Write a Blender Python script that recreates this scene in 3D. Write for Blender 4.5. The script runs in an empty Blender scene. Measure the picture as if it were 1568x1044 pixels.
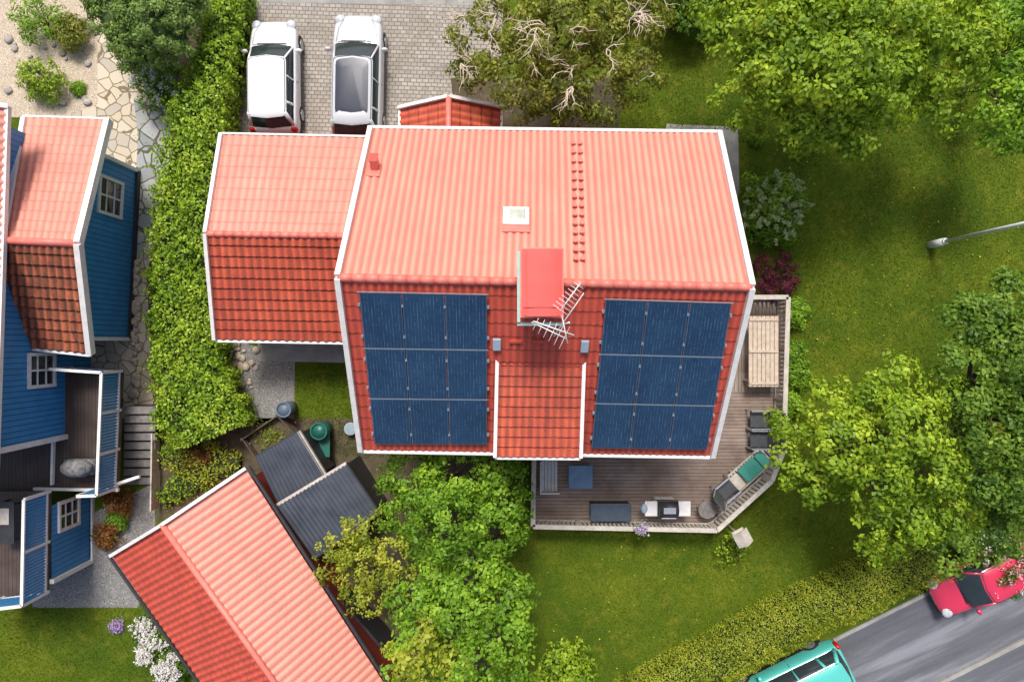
import bpy, math, random
import numpy as np
from mathutils import Vector, Matrix
random.seed(7); rng=np.random.default_rng(7)
sc=bpy.context.scene
H=24.0; F=1045.0
# survey helper: plan position of a surveyed point at height z
def P(px,py,z=0.0):
    s=F/(H-z); return Vector(((px-784)/s,(522-py)/s,z))
def link(o,parent=None):
    sc.collection.objects.link(o)
    if parent is not None: o.parent=parent
    return o
def grp(name,loc=(0,0,0),rz=0):
    e=bpy.data.objects.new(name,None); e.location=loc; e.rotation_euler=(0,0,rz); e.empty_display_size=.3
    return link(e)
# ---------------------------------------------------------------- materials
def newmat(name):
    m=bpy.data.materials.new(name); m.use_nodes=True
    nt=m.node_tree; b=nt.nodes['Principled BSDF']; return m,nt,b
def N(nt,t,**k):
    n=nt.nodes.new(t)
    for a,v in k.items(): setattr(n,a,v)
    return n
def ramp(nt,fac,stops):
    r=N(nt,'ShaderNodeValToRGB'); e=r.color_ramp.elements
    while len(e)<len(stops): e.new(.5)
    for i,(p,c) in enumerate(stops):
        e[i].position=p; e[i].color=(c[0],c[1],c[2],1)
    nt.links.new(fac,r.inputs[0]); return r.outputs[0]
def noise(nt,scale,detail=3,rough=.6,vec=None):
    n=N(nt,'ShaderNodeTexNoise'); n.inputs['Scale'].default_value=scale; n.inputs['Detail'].default_value=detail; n.inputs['Roughness'].default_value=rough
    if vec is None:
        tc=N(nt,'ShaderNodeTexCoord'); vec=tc.outputs['Object']
    nt.links.new(vec,n.inputs['Vector']); return n.outputs['Fac']
def bumpn(nt,b,h,strength,dist=.02):
    bp=N(nt,'ShaderNodeBump'); bp.inputs['Strength'].default_value=strength; bp.inputs['Distance'].default_value=dist
    nt.links.new(h,bp.inputs['Height']); nt.links.new(bp.outputs[0],b.inputs['Normal'])
def mixc(nt,f,a,b,mode='MIX'):
    m=N(nt,'ShaderNodeMix',data_type='RGBA',blend_type=mode)
    for s,v in ((0,f),(6,a),(7,b)):
        if hasattr(v,'links') or isinstance(v,bpy.types.NodeSocket): nt.links.new(v,m.inputs[s])
        elif s==0: m.inputs[0].default_value=v
        else: m.inputs[s].default_value=(v[0],v[1],v[2],1)
    return m.outputs[2]
def math_(nt,op,a,b=None):
    m=N(nt,'ShaderNodeMath',operation=op)
    for i,v in enumerate((a,b)):
        if v is None: continue
        if isinstance(v,bpy.types.NodeSocket): nt.links.new(v,m.inputs[i])
        else: m.inputs[i].default_value=v
    return m.outputs[0]
def pmat(name,c1,c2=None,scale=4,rough=.6,bump=0,bscale=40,metal=0,spec=.5,coat=0):
    m,nt,b=newmat(name)
    if c2 is None: c2=tuple(x*.8 for x in c1)
    f=noise(nt,scale); nt.links.new(ramp(nt,f,[(.3,c1),(.7,c2)]),b.inputs['Base Color'])
    b.inputs['Roughness'].default_value=rough; b.inputs['Metallic'].default_value=metal
    b.inputs['Specular IOR Level'].default_value=spec; b.inputs['Coat Weight'].default_value=coat
    if bump: bumpn(nt,b,noise(nt,bscale,2),bump)
    return m
def roofmat(name,c1,c2,dirt,rough=.5,spec=.5,amount=.35,groove=.5,fleck=1.0):
    m,nt,b=newmat(name)
    f=noise(nt,1.0,4,.65); col=ramp(nt,f,[(.3,c1),(.7,c2)])
    tc=N(nt,'ShaderNodeTexCoord'); mp=N(nt,'ShaderNodeMapping'); mp.inputs['Scale'].default_value=(9,.8,.8)
    nt.links.new(tc.outputs['Object'],mp.inputs[0])
    st=noise(nt,1.0,4,.6,mp.outputs[0])
    k=ramp(nt,st,[(.45,(0,0,0)),(.75,(amount,)*3)])
    col=mixc(nt,k,col,dirt)
    sp=noise(nt,16,4,.8); k2=ramp(nt,sp,[(.58,(0,0,0)),(.72,(amount*1.5*fleck,)*3)])
    col=mixc(nt,k2,col,dirt)
    a=N(nt,'ShaderNodeAttribute',attribute_name='tint')   # channels and laps painted darker so the rib relief shows
    col=mixc(nt,math_(nt,'MULTIPLY',a.outputs['Fac'],groove),col,tuple(x*.72 for x in dirt))
    nt.links.new(col,b.inputs['Base Color']); b.inputs['Roughness'].default_value=rough; b.inputs['Specular IOR Level'].default_value=spec
    return m
M={}
M['roof_up']=roofmat('lit_tone_roof_sheet',(.80,.32,.245),(.75,.28,.21),(.52,.15,.11),.55,.5,.3,.95,.4)  # sun on the brighter slopes is put into this paler base colour
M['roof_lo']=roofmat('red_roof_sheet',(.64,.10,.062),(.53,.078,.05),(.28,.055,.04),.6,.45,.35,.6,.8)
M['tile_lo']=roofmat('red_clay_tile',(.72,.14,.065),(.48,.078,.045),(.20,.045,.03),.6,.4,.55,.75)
M['tile_up']=roofmat('lit_tone_clay_tile',(.78,.32,.24),(.68,.25,.19),(.45,.16,.12),.6,.45,.4,.75)  # paler copy of the clay tile, slope lighting painted into its colour
M['tile_old']=roofmat('old_clay_tile',(.66,.19,.085),(.30,.075,.045),(.07,.045,.035),.7,.3,.95,.85)
M['cap']=pmat('red_painted_metal',(.75,.22,.17),(.62,.15,.12),3,.5)
M['chim']=pmat('red_metal_sheet',(.70,.09,.075),(.60,.07,.06),2,.45,spec=.5)
M['white']=pmat('white_paint',(.80,.78,.765),(.66,.64,.62),5,.55,.1)
M['cream']=pmat('weathered_cream_wood',(.58,.53,.47),(.40,.36,.31),6,.7,.2)
M['teal']=pmat('verdigris_flashing',(.38,.55,.50),(.28,.42,.38),5,.5)
M['bluegrey']=pmat('bluegrey_metal',(.34,.44,.52),(.27,.36,.44),5,.5)
M['dark']=pmat('black_painted',(.02,.022,.027),(.035,.035,.04),6,.5)
M['navy']=pmat('dark_corrugated_sheet',(.040,.050,.072),(.085,.095,.12),1.2,.45)
M['redwall']=pmat('red_timber_wall',(.32,.04,.025),(.25,.03,.02),5,.8,.2)
M['concrete']=pmat('concrete',(.36,.35,.33),(.22,.215,.205),2,.85,.3)
M['alu']=pmat('aluminium',(.6,.62,.66),(.5,.52,.55),8,.35,metal=.7)
M['bark']=pmat('bark',(.12,.085,.055),(.06,.045,.03),12,.9,.5,20)
M['pale_bark']=pmat('pale_bare_twigs',(.66,.56,.44),(.45,.36,.27),12,.8)
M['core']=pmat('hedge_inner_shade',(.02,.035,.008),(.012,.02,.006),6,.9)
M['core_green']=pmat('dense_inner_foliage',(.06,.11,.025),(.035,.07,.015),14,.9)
M['darkwood']=pmat('dark_stained_wood',(.06,.045,.035),(.10,.07,.05),5,.7,.2)
M['glass']=pmat('window_glass',(.02,.03,.035),(.03,.04,.045),2,.06,spec=.8)
M['rubber']=pmat('rubber',(.015,.015,.015),(.02,.02,.02),8,.8)
M['black']=pmat('black_plastic',(.02,.02,.02),(.03,.03,.03),8,.45)
def siding(name,c1,c2,axis='Y',pitch=.17):
    m,nt,b=newmat(name); tc=N(nt,'ShaderNodeTexCoord'); s=N(nt,'ShaderNodeSeparateXYZ'); nt.links.new(tc.outputs['Object'],s.inputs[0])
    fr=math_(nt,'FRACT',math_(nt,'MULTIPLY',s.outputs[axis],1/pitch))
    line=math_(nt,'LESS_THAN',fr,.16)
    col=ramp(nt,noise(nt,2.5),[(.3,c1),(.7,c2)])
    col=mixc(nt,line,col,tuple(x*.45 for x in c2)); nt.links.new(col,b.inputs['Base Color'])
    b.inputs['Roughness'].default_value=.6
    bumpn(nt,b,math_(nt,'SUBTRACT',1.0,line),.6,.02); return m
M['blue']=siding('blue_timber_wall',(.045,.27,.58),(.035,.21,.47))
M['bluep']=pmat('blue_painted_wood',(.045,.27,.58),(.035,.21,.47),4,.6)
def deckmat(name,c1,c2,axis='Y',pitch=.12):
    m,nt,b=newmat(name); tc=N(nt,'ShaderNodeTexCoord'); s=N(nt,'ShaderNodeSeparateXYZ'); nt.links.new(tc.outputs['Object'],s.inputs[0])
    mul=math_(nt,'MULTIPLY',s.outputs[axis],1/pitch); fr=math_(nt,'FRACT',mul); line=math_(nt,'LESS_THAN',fr,.1)
    fl=math_(nt,'FLOOR',mul); wn=N(nt,'ShaderNodeTexWhiteNoise',noise_dimensions='1D'); nt.links.new(fl,wn.inputs['W'])
    mp=N(nt,'ShaderNodeMapping'); mp.inputs['Scale'].default_value=(1,9,1) if axis=='Y' else (9,1,1)
    nt.links.new(tc.outputs['Object'],mp.inputs[0])
    g=noise(nt,1.6,5,.7,mp.outputs[0])
    col=ramp(nt,g,[(.3,c1),(.7,c2)])
    col=mixc(nt,math_(nt,'MULTIPLY',wn.outputs['Value'],.5),col,tuple(x*.5 for x in c1))
    st=ramp(nt,noise(nt,.8,4),[(.42,(0,0,0)),(.6,(.7,.7,.7))])
    col=mixc(nt,st,col,(c1[0]*.36,c1[1]*.31,c1[2]*.29))
    col=mixc(nt,line,col,(.01,.008,.006)); nt.links.new(col,b.inputs['Base Color']); b.inputs['Roughness'].default_value=.65
    bumpn(nt,b,math_(nt,'SUBTRACT',1.0,line),.5,.02); return m
M['deck']=deckmat('weathered_deck_boards',(.40,.315,.26),(.25,.185,.15))
M['deckx']=deckmat('weathered_deck_boards_x',(.38,.31,.26),(.24,.185,.155),'X')
M['deckdark']=deckmat('dark_deck_boards',(.11,.075,.06),(.07,.05,.042),'X')
# grass
def grassmat():
    m,nt,b=newmat('lawn_grass')
    big=noise(nt,.30,4,.6); col=ramp(nt,big,[(.3,(.050,.095,.006)),(.5,(.09,.14,.008)),(.7,(.16,.195,.012))])
    fine=noise(nt,18,4,.75); col=mixc(nt,ramp(nt,fine,[(.4,(0,0,0)),(.65,(.65,.65,.65))]),col,(.035,.070,.005))
    dry=noise(nt,1.7,4,.7); col=mixc(nt,ramp(nt,dry,[(.52,(0,0,0)),(.72,(.55,.55,.55))]),col,(.23,.215,.025))
    nt.links.new(col,b.inputs['Base Color']); b.inputs['Roughness'].default_value=.9; b.inputs['Specular IOR Level'].default_value=.15
    bumpn(nt,b,noise(nt,45,2,.8),.6,.04); return m
M['grass']=grassmat()
def paver():
    m,nt,b=newmat('block_paving'); tc=N(nt,'ShaderNodeTexCoord'); mp=N(nt,'ShaderNodeMapping'); mp.inputs['Rotation'].default_value=(0,0,math.radians(2))
    nt.links.new(tc.outputs['Object'],mp.inputs[0])
    br=N(nt,'ShaderNodeTexBrick'); nt.links.new(mp.outputs[0],br.inputs['Vector'])
    br.inputs['Scale'].default_value=1; br.inputs['Brick Width'].default_value=.21; br.inputs['Row Height'].default_value=.14; br.inputs['Mortar Size'].default_value=.014; br.inputs['Bias'].default_value=0
    br.inputs['Color1'].default_value=(.46,.41,.36,1); br.inputs['Color2'].default_value=(.29,.265,.24,1); br.inputs['Mortar'].default_value=(.11,.09,.06,1)
    d=ramp(nt,noise(nt,.6,5,.7),[(.42,(0,0,0)),(.62,(.85,.85,.85))])
    col=mixc(nt,d,br.outputs['Color'],mixc(nt,.45,br.outputs['Color'],(.12,.085,.04)))
    col=mixc(nt,.25,col,ramp(nt,noise(nt,25,3,.7),[(.3,(.15,.14,.12)),(.7,(.5,.48,.45))]))
    nt.links.new(col,b.inputs['Base Color']); b.inputs['Roughness'].default_value=.85
    bumpn(nt,b,math_(nt,'SUBTRACT',1.0,br.outputs['Fac']),.5,.015); return m
M['paver']=paver()
def voro(name,scale,cols,joint,edge=.05,rnd=1.0):
    m,nt,b=newmat(name); tc=N(nt,'ShaderNodeTexCoord')
    nz=N(nt,'ShaderNodeTexNoise'); nz.inputs['Scale'].default_value=2.5; nt.links.new(tc.outputs['Object'],nz.inputs['Vector'])
    va=N(nt,'ShaderNodeVectorMath',operation='SCALE'); nt.links.new(nz.outputs['Color'],va.inputs[0]); va.inputs['Scale'].default_value=.12
    vb=N(nt,'ShaderNodeVectorMath',operation='ADD'); nt.links.new(va.outputs[0],vb.inputs[0]); nt.links.new(tc.outputs['Object'],vb.inputs[1])
    v=N(nt,'ShaderNodeTexVoronoi',feature='DISTANCE_TO_EDGE'); v.inputs['Scale'].default_value=scale; nt.links.new(vb.outputs[0],v.inputs['Vector'])
    v2=N(nt,'ShaderNodeTexVoronoi'); v2.inputs['Scale'].default_value=scale; nt.links.new(vb.outputs[0],v2.inputs['Vector'])
    s=N(nt,'ShaderNodeSeparateColor'); nt.links.new(v2.outputs['Color'],s.inputs[0])
    col=ramp(nt,s.outputs[0],[(i/(len(cols)-1),c) for i,c in enumerate(cols)])
    col=mixc(nt,.3,col,ramp(nt,noise(nt,12,4,.7),[(.3,cols[0]),(.7,cols[-1])]))
    l=math_(nt,'LESS_THAN',v.outputs['Distance'],edge); col=mixc(nt,l,col,joint)
    nt.links.new(col,b.inputs['Base Color']); b.inputs['Roughness'].default_value=.85
    bumpn(nt,b,math_(nt,'SUBTRACT',1.0,l),.6,.02); return m
M['slabs']=voro('crazy_paving_beige',2.4,[(.60,.50,.37),(.38,.35,.31),(.66,.58,.46),(.50,.42,.30)],(.20,.16,.09),.035)
M['slabs_g']=voro('crazy_paving_grey',2.0,[(.32,.34,.35),(.22,.24,.26),(.42,.42,.41),(.30,.30,.29)],(.09,.09,.05),.04)
M['gravel']=voro('gravel_grey',22,[(.32,.31,.30),(.16,.16,.16),(.45,.43,.41)],(.10,.10,.09),.08)
M['sand']=voro('beige_gravel',18,[(.62,.52,.40),(.45,.36,.27),(.70,.61,.49)],(.33,.26,.18),.06)
M['soil']=pmat('garden_soil',(.12,.09,.055),(.05,.045,.025),3,.95,.6,20)
def asph():
    m,nt,b=newmat('asphalt'); tc=N(nt,'ShaderNodeTexCoord'); mp=N(nt,'ShaderNodeMapping'); mp.vector_type='TEXTURE'
    mp.inputs['Rotation'].default_value=(0,0,math.radians(26)); mp.inputs['Scale'].default_value=(12,1,1); nt.links.new(tc.outputs['Object'],mp.inputs[0])
    f=noise(nt,1.1,5,.65,mp.outputs[0]); col=ramp(nt,f,[(.38,(.055,.06,.075)),(.5,(.10,.108,.13)),(.62,(.26,.27,.31))])
    col=mixc(nt,.35,col,ramp(nt,noise(nt,60,3,.8),[(.3,(.04,.04,.05)),(.7,(.24,.24,.26))]))
    nt.links.new(col,b.inputs['Base Color']); b.inputs['Roughness'].default_value=.7; return m
M['asphalt']=asph()
def solar():
    m,nt,b=newmat('solar_cells'); tc=N(nt,'ShaderNodeTexCoord'); s=N(nt,'ShaderNodeSeparateXYZ'); nt.links.new(tc.outputs['UV'],s.inputs[0])
    fx=math_(nt,'FRACT',math_(nt,'MULTIPLY',s.outputs['X'],6)); fy=math_(nt,'FRACT',math_(nt,'MULTIPLY',s.outputs['Y'],10))
    fb=math_(nt,'FRACT',math_(nt,'MULTIPLY',s.outputs['X'],12))
    lx=math_(nt,'LESS_THAN',fx,.07); ly=math_(nt,'LESS_THAN',fy,.06); lb=math_(nt,'LESS_THAN',fb,.12)
    col=ramp(nt,noise(nt,.8,4,.7),[(.3,(.009,.034,.085)),(.7,(.018,.060,.135))])
    col=mixc(nt,math_(nt,'MULTIPLY',math_(nt,'MAXIMUM',lx,ly),.45),col,(.01,.02,.045))
    mp=N(nt,'ShaderNodeMapping'); mp.inputs['Scale'].default_value=(10,2.2,2.2); nt.links.new(tc.outputs['Object'],mp.inputs[0])
    nz=noise(nt,1.6,5,.8,mp.outputs[0]); k=math_(nt,'MULTIPLY',lb,ramp(nt,nz,[(.46,(.05,.05,.05)),(.64,(.8,.8,.8))]))
    col=mixc(nt,k,col,(.17,.27,.38))
    fine=noise(nt,30,3,.8); col=mixc(nt,ramp(nt,fine,[(.5,(0,0,0)),(.75,(.35,.35,.35))]),col,(.09,.15,.25))
    nt.links.new(col,b.inputs['Base Color']); b.inputs['Roughness'].default_value=.25; b.inputs['Specular IOR Level'].default_value=.45; return m
M['solar']=solar()
def leafmat(name,dark,mid,light,trans=.3):
    m,nt,b=newmat(name); a=N(nt,'ShaderNodeAttribute',attribute_name='tint')
    col=ramp(nt,a.outputs['Fac'],[(0,dark),(.5,mid),(1,light)])
    nt.links.new(col,b.inputs['Base Color']); b.inputs['Roughness'].default_value=.5; b.inputs['Specular IOR Level'].default_value=.3
    t=N(nt,'ShaderNodeBsdfTranslucent'); nt.links.new(mixc(nt,.5,col,(light[0]*1.2,light[1]*1.1,light[2]*.6)),t.inputs['Color'])
    mx=N(nt,'ShaderNodeMixShader'); mx.inputs[0].default_value=trans
    out=nt.nodes['Material Output']; nt.links.new(b.outputs[0],mx.inputs[1]); nt.links.new(t.outputs[0],mx.inputs[2]); nt.links.new(mx.outputs[0],out.inputs[0]); return m
L={}
L['maple']=leafmat('maple_leaves',(.06,.15,.010),(.19,.36,.025),(.42,.60,.05))
L['bright']=leafmat('bright_leaves',(.08,.17,.012),(.25,.39,.024),(.52,.62,.05))
L['yellow']=leafmat('yellowgreen_leaves',(.13,.19,.02),(.34,.40,.035),(.56,.56,.07))
L['olive']=leafmat('olive_leaves',(.08,.11,.015),(.21,.25,.028),(.42,.42,.07))
L['deep']=leafmat('deep_green_leaves',(.04,.10,.012),(.13,.24,.028),(.30,.43,.05))
L['thuja']=leafmat('thuja_leaves',(.10,.18,.04),(.21,.33,.075),(.38,.50,.14))
L['hedge']=leafmat('hedge_leaves',(.06,.15,.010),(.25,.41,.025),(.54,.66,.07))
L['box']=leafmat('clipped_hedge_leaves',(.12,.18,.012),(.30,.37,.025),(.52,.53,.06))
L['purple']=leafmat('purple_leaves',(.05,.01,.02),(.13,.02,.04),(.24,.05,.08))
L['rust']=leafmat('rusty_leaves',(.12,.03,.02),(.28,.10,.03),(.35,.30,.05))
L['white']=leafmat('white_petals',(.55,.50,.50),(.75,.72,.72),(.85,.83,.82),.2)
L['pink']=leafmat('pink_petals',(.5,.15,.2),(.7,.35,.4),(.8,.6,.6),.2)
L['lilac']=leafmat('lilac_petals',(.35,.2,.5),(.5,.35,.65),(.65,.5,.75),.2)
L['blade']=leafmat('grass_blades',(.045,.08,.005),(.10,.155,.009),(.21,.24,.018),.3)
L['dry']=leafmat('fallen_leaf_litter',(.10,.06,.03),(.22,.15,.06),(.35,.30,.10),.1)
# ---------------------------------------------------------------- mesh builder
class MB:
    def __init__(s): s.v=[]; s.f=[]
    def quad(s,a,b,c,d): n=len(s.v); s.v+=[Vector(a),Vector(b),Vector(c),Vector(d)]; s.f.append((n,n+1,n+2,n+3)); return s
    def ngon(s,pts): n=len(s.v); s.v+=[Vector(p) for p in pts]; s.f.append(tuple(range(n,n+len(pts)))); return s
    def hexa(s,p):
        n=len(s.v); s.v+=[Vector(q) for q in p]
        for f in ((3,2,1,0),(4,5,6,7),(0,1,5,4),(1,2,6,5),(2,3,7,6),(3,0,4,7)): s.f.append(tuple(n+i for i in f))
        return s
    def box(s,c,sz,rz=0):
        c=Vector(c); R=Matrix.Rotation(rz,3,'Z'); x,y,z=[a/2 for a in sz]
        return s.hexa([c+R@Vector(q) for q in ((-x,-y,-z),(x,-y,-z),(x,y,-z),(-x,y,-z),(-x,-y,z),(x,-y,z),(x,y,z),(-x,y,z))])
    def beam(s,p,q,w,h,up=(0,0,1)):
        p=Vector(p); q=Vector(q); d=(q-p).normalized(); up=Vector(up)
        if abs(d.dot(up))>.98: up=Vector((0,1,0))
        sd=d.cross(up).normalized(); u=sd.cross(d).normalized(); a=sd*w/2; b=u*h/2
        return s.hexa([p-a-b,p+a-b,q+a-b,q-a-b,p-a+b,p+a+b,q+a+b,q-a+b])
    def slab(s,q4,t):
        a,b,c,d=[Vector(x) for x in q4]; n=(b-a).cross(d-a).normalized()
        if n.z<0: n=-n
        if (b-a).cross(d-a).z<0: a,b,c,d=a,d,c,b
        return s.hexa([a-n*t,b-n*t,c-n*t,d-n*t,a,b,c,d])
    def prism(s,pts,z0,z1):
        k=len(pts); n=len(s.v); A=sum(pts[i][0]*pts[(i+1)%k][1]-pts[(i+1)%k][0]*pts[i][1] for i in range(k))
        if A<0: pts=pts[::-1]
        s.v+=[Vector((p[0],p[1],z0)) for p in pts]+[Vector((p[0],p[1],z1)) for p in pts]
        s.f.append(tuple(n+k+i for i in range(k))); s.f.append(tuple(n+k-1-i for i in range(k)))
        for i in range(k): j=(i+1)%k; s.f.append((n+i,n+j,n+k+j,n+k+i))
        return s
    def tube(s,pts,rad,seg=7):
        pts=[Vector(p) for p in pts]; n0=len(s.v)
        for i,p in enumerate(pts):
            d=(pts[min(i+1,len(pts)-1)]-pts[max(i-1,0)]).normalized()
            a=d.cross(Vector((.13,.97,.2))); a=a.normalized() if a.length>.1 else Vector((1,0,0)); b=d.cross(a)
            r=rad[i] if hasattr(rad,'__len__') else rad
            for k in range(seg):
                t=2*math.pi*k/seg; s.v.append(p+a*math.cos(t)*r+b*math.sin(t)*r)
        for i in range(len(pts)-1):
            for k in range(seg):
                k2=(k+1)%seg; s.f.append((n0+i*seg+k,n0+i*seg+k2,n0+(i+1)*seg+k2,n0+(i+1)*seg+k))
        s.f.append(tuple(n0+seg-1-k for k in range(seg))); m=n0+(len(pts)-1)*seg; s.f.append(tuple(m+k for k in range(seg)))
        return s
    def cyl(s,c,r,h,seg=20,r2=None):
        c=Vector(c); return s.tube([c,c+Vector((0,0,h))],[r,r if r2 is None else r2],seg)
    def ball(s,c,r,seg=14,rings=9):
        c=Vector(c); r=r if hasattr(r,'__len__') else (r,r,r); n=len(s.v)
        for i in range(rings+1):
            t=math.pi*i/rings
            for k in range(seg):
                a=2*math.pi*k/seg; s.v.append(c+Vector((r[0]*math.sin(t)*math.cos(a),r[1]*math.sin(t)*math.sin(a),r[2]*math.cos(t))))
        for i in range(rings):
            for k in range(seg):
                k2=(k+1)%seg; s.f.append((n+i*seg+k,n+(i+1)*seg+k,n+(i+1)*seg+k2,n+i*seg+k2))
        return s
    def out(s,name,mat,parent=None,smooth=False,bevel=0,sub=0):
        me=bpy.data.meshes.new(name); me.from_pydata([tuple(v) for v in s.v],[],s.f); me.materials.append(mat)
        if smooth: me.polygons.foreach_set('use_smooth',[True]*len(me.polygons))
        o=bpy.data.objects.new(name,me); link(o,parent)
        if bevel: b=o.modifiers.new('b','BEVEL'); b.width=bevel; b.segments=2; b.limit_method='ANGLE'
        if sub: q=o.modifiers.new('s','SUBSURF'); q.levels=sub; q.render_levels=sub
        return o
def npmesh(name,co,mat,parent,k,tint=None,idx=None,smooth=False):
    me=bpy.data.meshes.new(name); nv=len(co); me.vertices.add(nv); me.vertices.foreach_set('co',np.ascontiguousarray(co,dtype=np.float32).ravel())
    if idx is None: idx=np.arange(nv)
    idx=np.asarray(idx,dtype=np.int32).ravel(); nf=len(idx)//k
    me.loops.add(len(idx)); me.loops.foreach_set('vertex_index',idx); me.polygons.add(nf); me.polygons.foreach_set('loop_start',np.arange(nf,dtype=np.int32)*k)
    if tint is not None:
        a=me.attributes.new('tint','FLOAT','POINT'); a.data.foreach_set('value',np.ascontiguousarray(tint,dtype=np.float32).ravel())
    if smooth: me.polygons.foreach_set('use_smooth',np.ones(nf,dtype=bool))
    me.materials.append(mat); me.update(calc_edges=True); me.validate()
    return link(bpy.data.objects.new(name,me),parent)
def nrm(a): return a/np.maximum(np.linalg.norm(a,axis=1,keepdims=True),1e-6)
LEAFCOUNT=[0]
def leaves(name,pos,nor,size,tint,mat,parent,jit=.5,aspect=.62):
    n=len(pos); LEAFCOUNT[0]+=n; nor=nrm(nor+rng.normal(0,jit,(n,3))); r=rng.normal(0,1,(n,3)); t=nrm(np.cross(nor,r)); b=np.cross(nor,t)
    L_=(size*rng.uniform(.6,1.3,n))[:,None]; W=L_*aspect
    mid=pos+t*L_*.5-nor*L_*.06
    co=np.empty((n,4,3)); co[:,0]=pos-nor*L_*.1; co[:,1]=mid+b*W*.5+nor*L_*.08; co[:,2]=pos+t*L_-nor*L_*.18; co[:,3]=mid-b*W*.5+nor*L_*.08
    tt=np.clip(tint+rng.normal(0,.14,n),0,1)
    return npmesh(name,co.reshape(-1,3),mat,parent,4,np.repeat(tt,4))
def crown_pts(lobes,size,dens,flat=.75,low=-.2,clumpr=.36,ncl=30):
    Ps=[];Ns=[];Ts=[]
    for (c,r) in lobes:
        c=np.array(c); lt=rng.uniform(-.1,.1)
        nc=int(max(13,ncl*(r/1.0)**2))
        d=nrm(rng.normal(0,1,(nc*3,3))); d=d[d[:,2]>low][:nc]
        rad=rng.uniform(.6,1.14,len(d))
        cc=c+d*(rad*r)[:,None]*np.array([1,1,flat])
        for q,dd,rr in zip(cc,d,rad):
            cr=clumpr*rng.uniform(.55,1.35)*min(1,.5+r*.5)
            k=int(dens*cr*cr*26/(size*size))
            e=nrm(rng.normal(0,1,(k,3))+dd*.5+np.array([0,0,.25])); e[:,2]=np.abs(e[:,2])*.9-.15
            pp=q+e*(cr*rng.uniform(.4,1.1,k)[:,None])*np.array([1,1,.7])
            pp[:,2]-=.10*np.abs(rng.normal(0,1,k))
            Ps.append(pp); Ns.append(e*1.15+dd*.45+np.array([0,0,.45])); Ts.append(np.full(k,.46+lt+rng.uniform(-.24,.24)))
    return np.concatenate(Ps),np.concatenate(Ns),np.concatenate(Ts)
def limb(mb,p,q,r0,r1,wig=.15,n=6):
    p=Vector(p);q=Vector(q); pts=[];L_=(q-p).length
    for i in range(n+1):
        t=i/n; v=p.lerp(q,t); 
        if 0<i<n: v+=Vector([random.uniform(-1,1)*wig*L_*.3 for _ in range(3)])
        v.z+=math.sin(t*math.pi)*.06*L_; pts.append(v)
    mb.tube(pts,[r0+(r1-r0)*i/n for i in range(n+1)],6); return pts
def tree(name,base,lobes,mat,size=.15,dens=.55,trunk=.16,bark='bark',fork=.45,twigs=0,flat=.75,clumpr=.36,ncl=30,inner=False):
    g=grp(name,(0,0,0)); b=Vector(P(base[0],base[1],0)) if len(base)==2 else Vector(base)
    lw=[(P(x,y,z),r) for x,y,z,r in lobes]
    top=sum((l[0] for l in lw),Vector((0,0,0)))/len(lw); fz=top.z*fork; fk=b.lerp(top,.35); fk.z=fz
    mb=MB(); mb.tube([b-Vector((0,0,.1)),b+Vector((0,0,.25)),b.lerp(fk,.5)+Vector((.05,.03,0)),fk],[trunk*1.5,trunk*1.1,trunk*.9,trunk*.75],9)
    for c,r in lw:
        pts=limb(mb,fk,c,trunk*.5,trunk*.14)
        for _ in range(5):
            s=pts[random.randint(2,5)]; d=Vector([random.uniform(-1,1),random.uniform(-1,1),random.uniform(0,.6)]).normalized()*r*random.uniform(.5,.85)
            limb(mb,s,s+d,trunk*.16,trunk*.04,n=4)
    mb.out('trunk_and_limbs',M[bark],g,True)
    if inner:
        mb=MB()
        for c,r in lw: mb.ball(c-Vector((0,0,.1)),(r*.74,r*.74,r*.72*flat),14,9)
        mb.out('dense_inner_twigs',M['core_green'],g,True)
    p,n,t=crown_pts([(tuple(c),r) for c,r in lw],size,dens,flat,clumpr=clumpr,ncl=ncl)
    leaves('crown_leaves',p,n,np.full(len(p),size),t,L[mat],g)
    if twigs:
        tb=MB()
        for i in range(twigs):
            c,r=lw[i%len(lw)]; s=c+Vector((random.uniform(-.6,.6)*r,random.uniform(-.6,.6)*r,r*flat*.92))
            a=random.uniform(0,6.28)
            for k in range(random.randint(2,4)):
                a2=a+random.uniform(-1.0,1.0); d=Vector((math.cos(a2),math.sin(a2),random.uniform(-.05,.25)))
                q=s+d*random.uniform(.35,.95); pts=limb(tb,s,q,.020,.008,.3,5)
                for _k in range(3):
                    s2=pts[random.randint(1,4)]; a3=a2+random.choice((-1,1))*random.uniform(.4,1.1)
                    limb(tb,s2,s2+Vector((math.cos(a3),math.sin(a3),.12))*random.uniform(.15,.45),.010,.005,.3,3)
        tb.out('bare_branches',M['pale_bark'],g,True)
    return g
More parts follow.
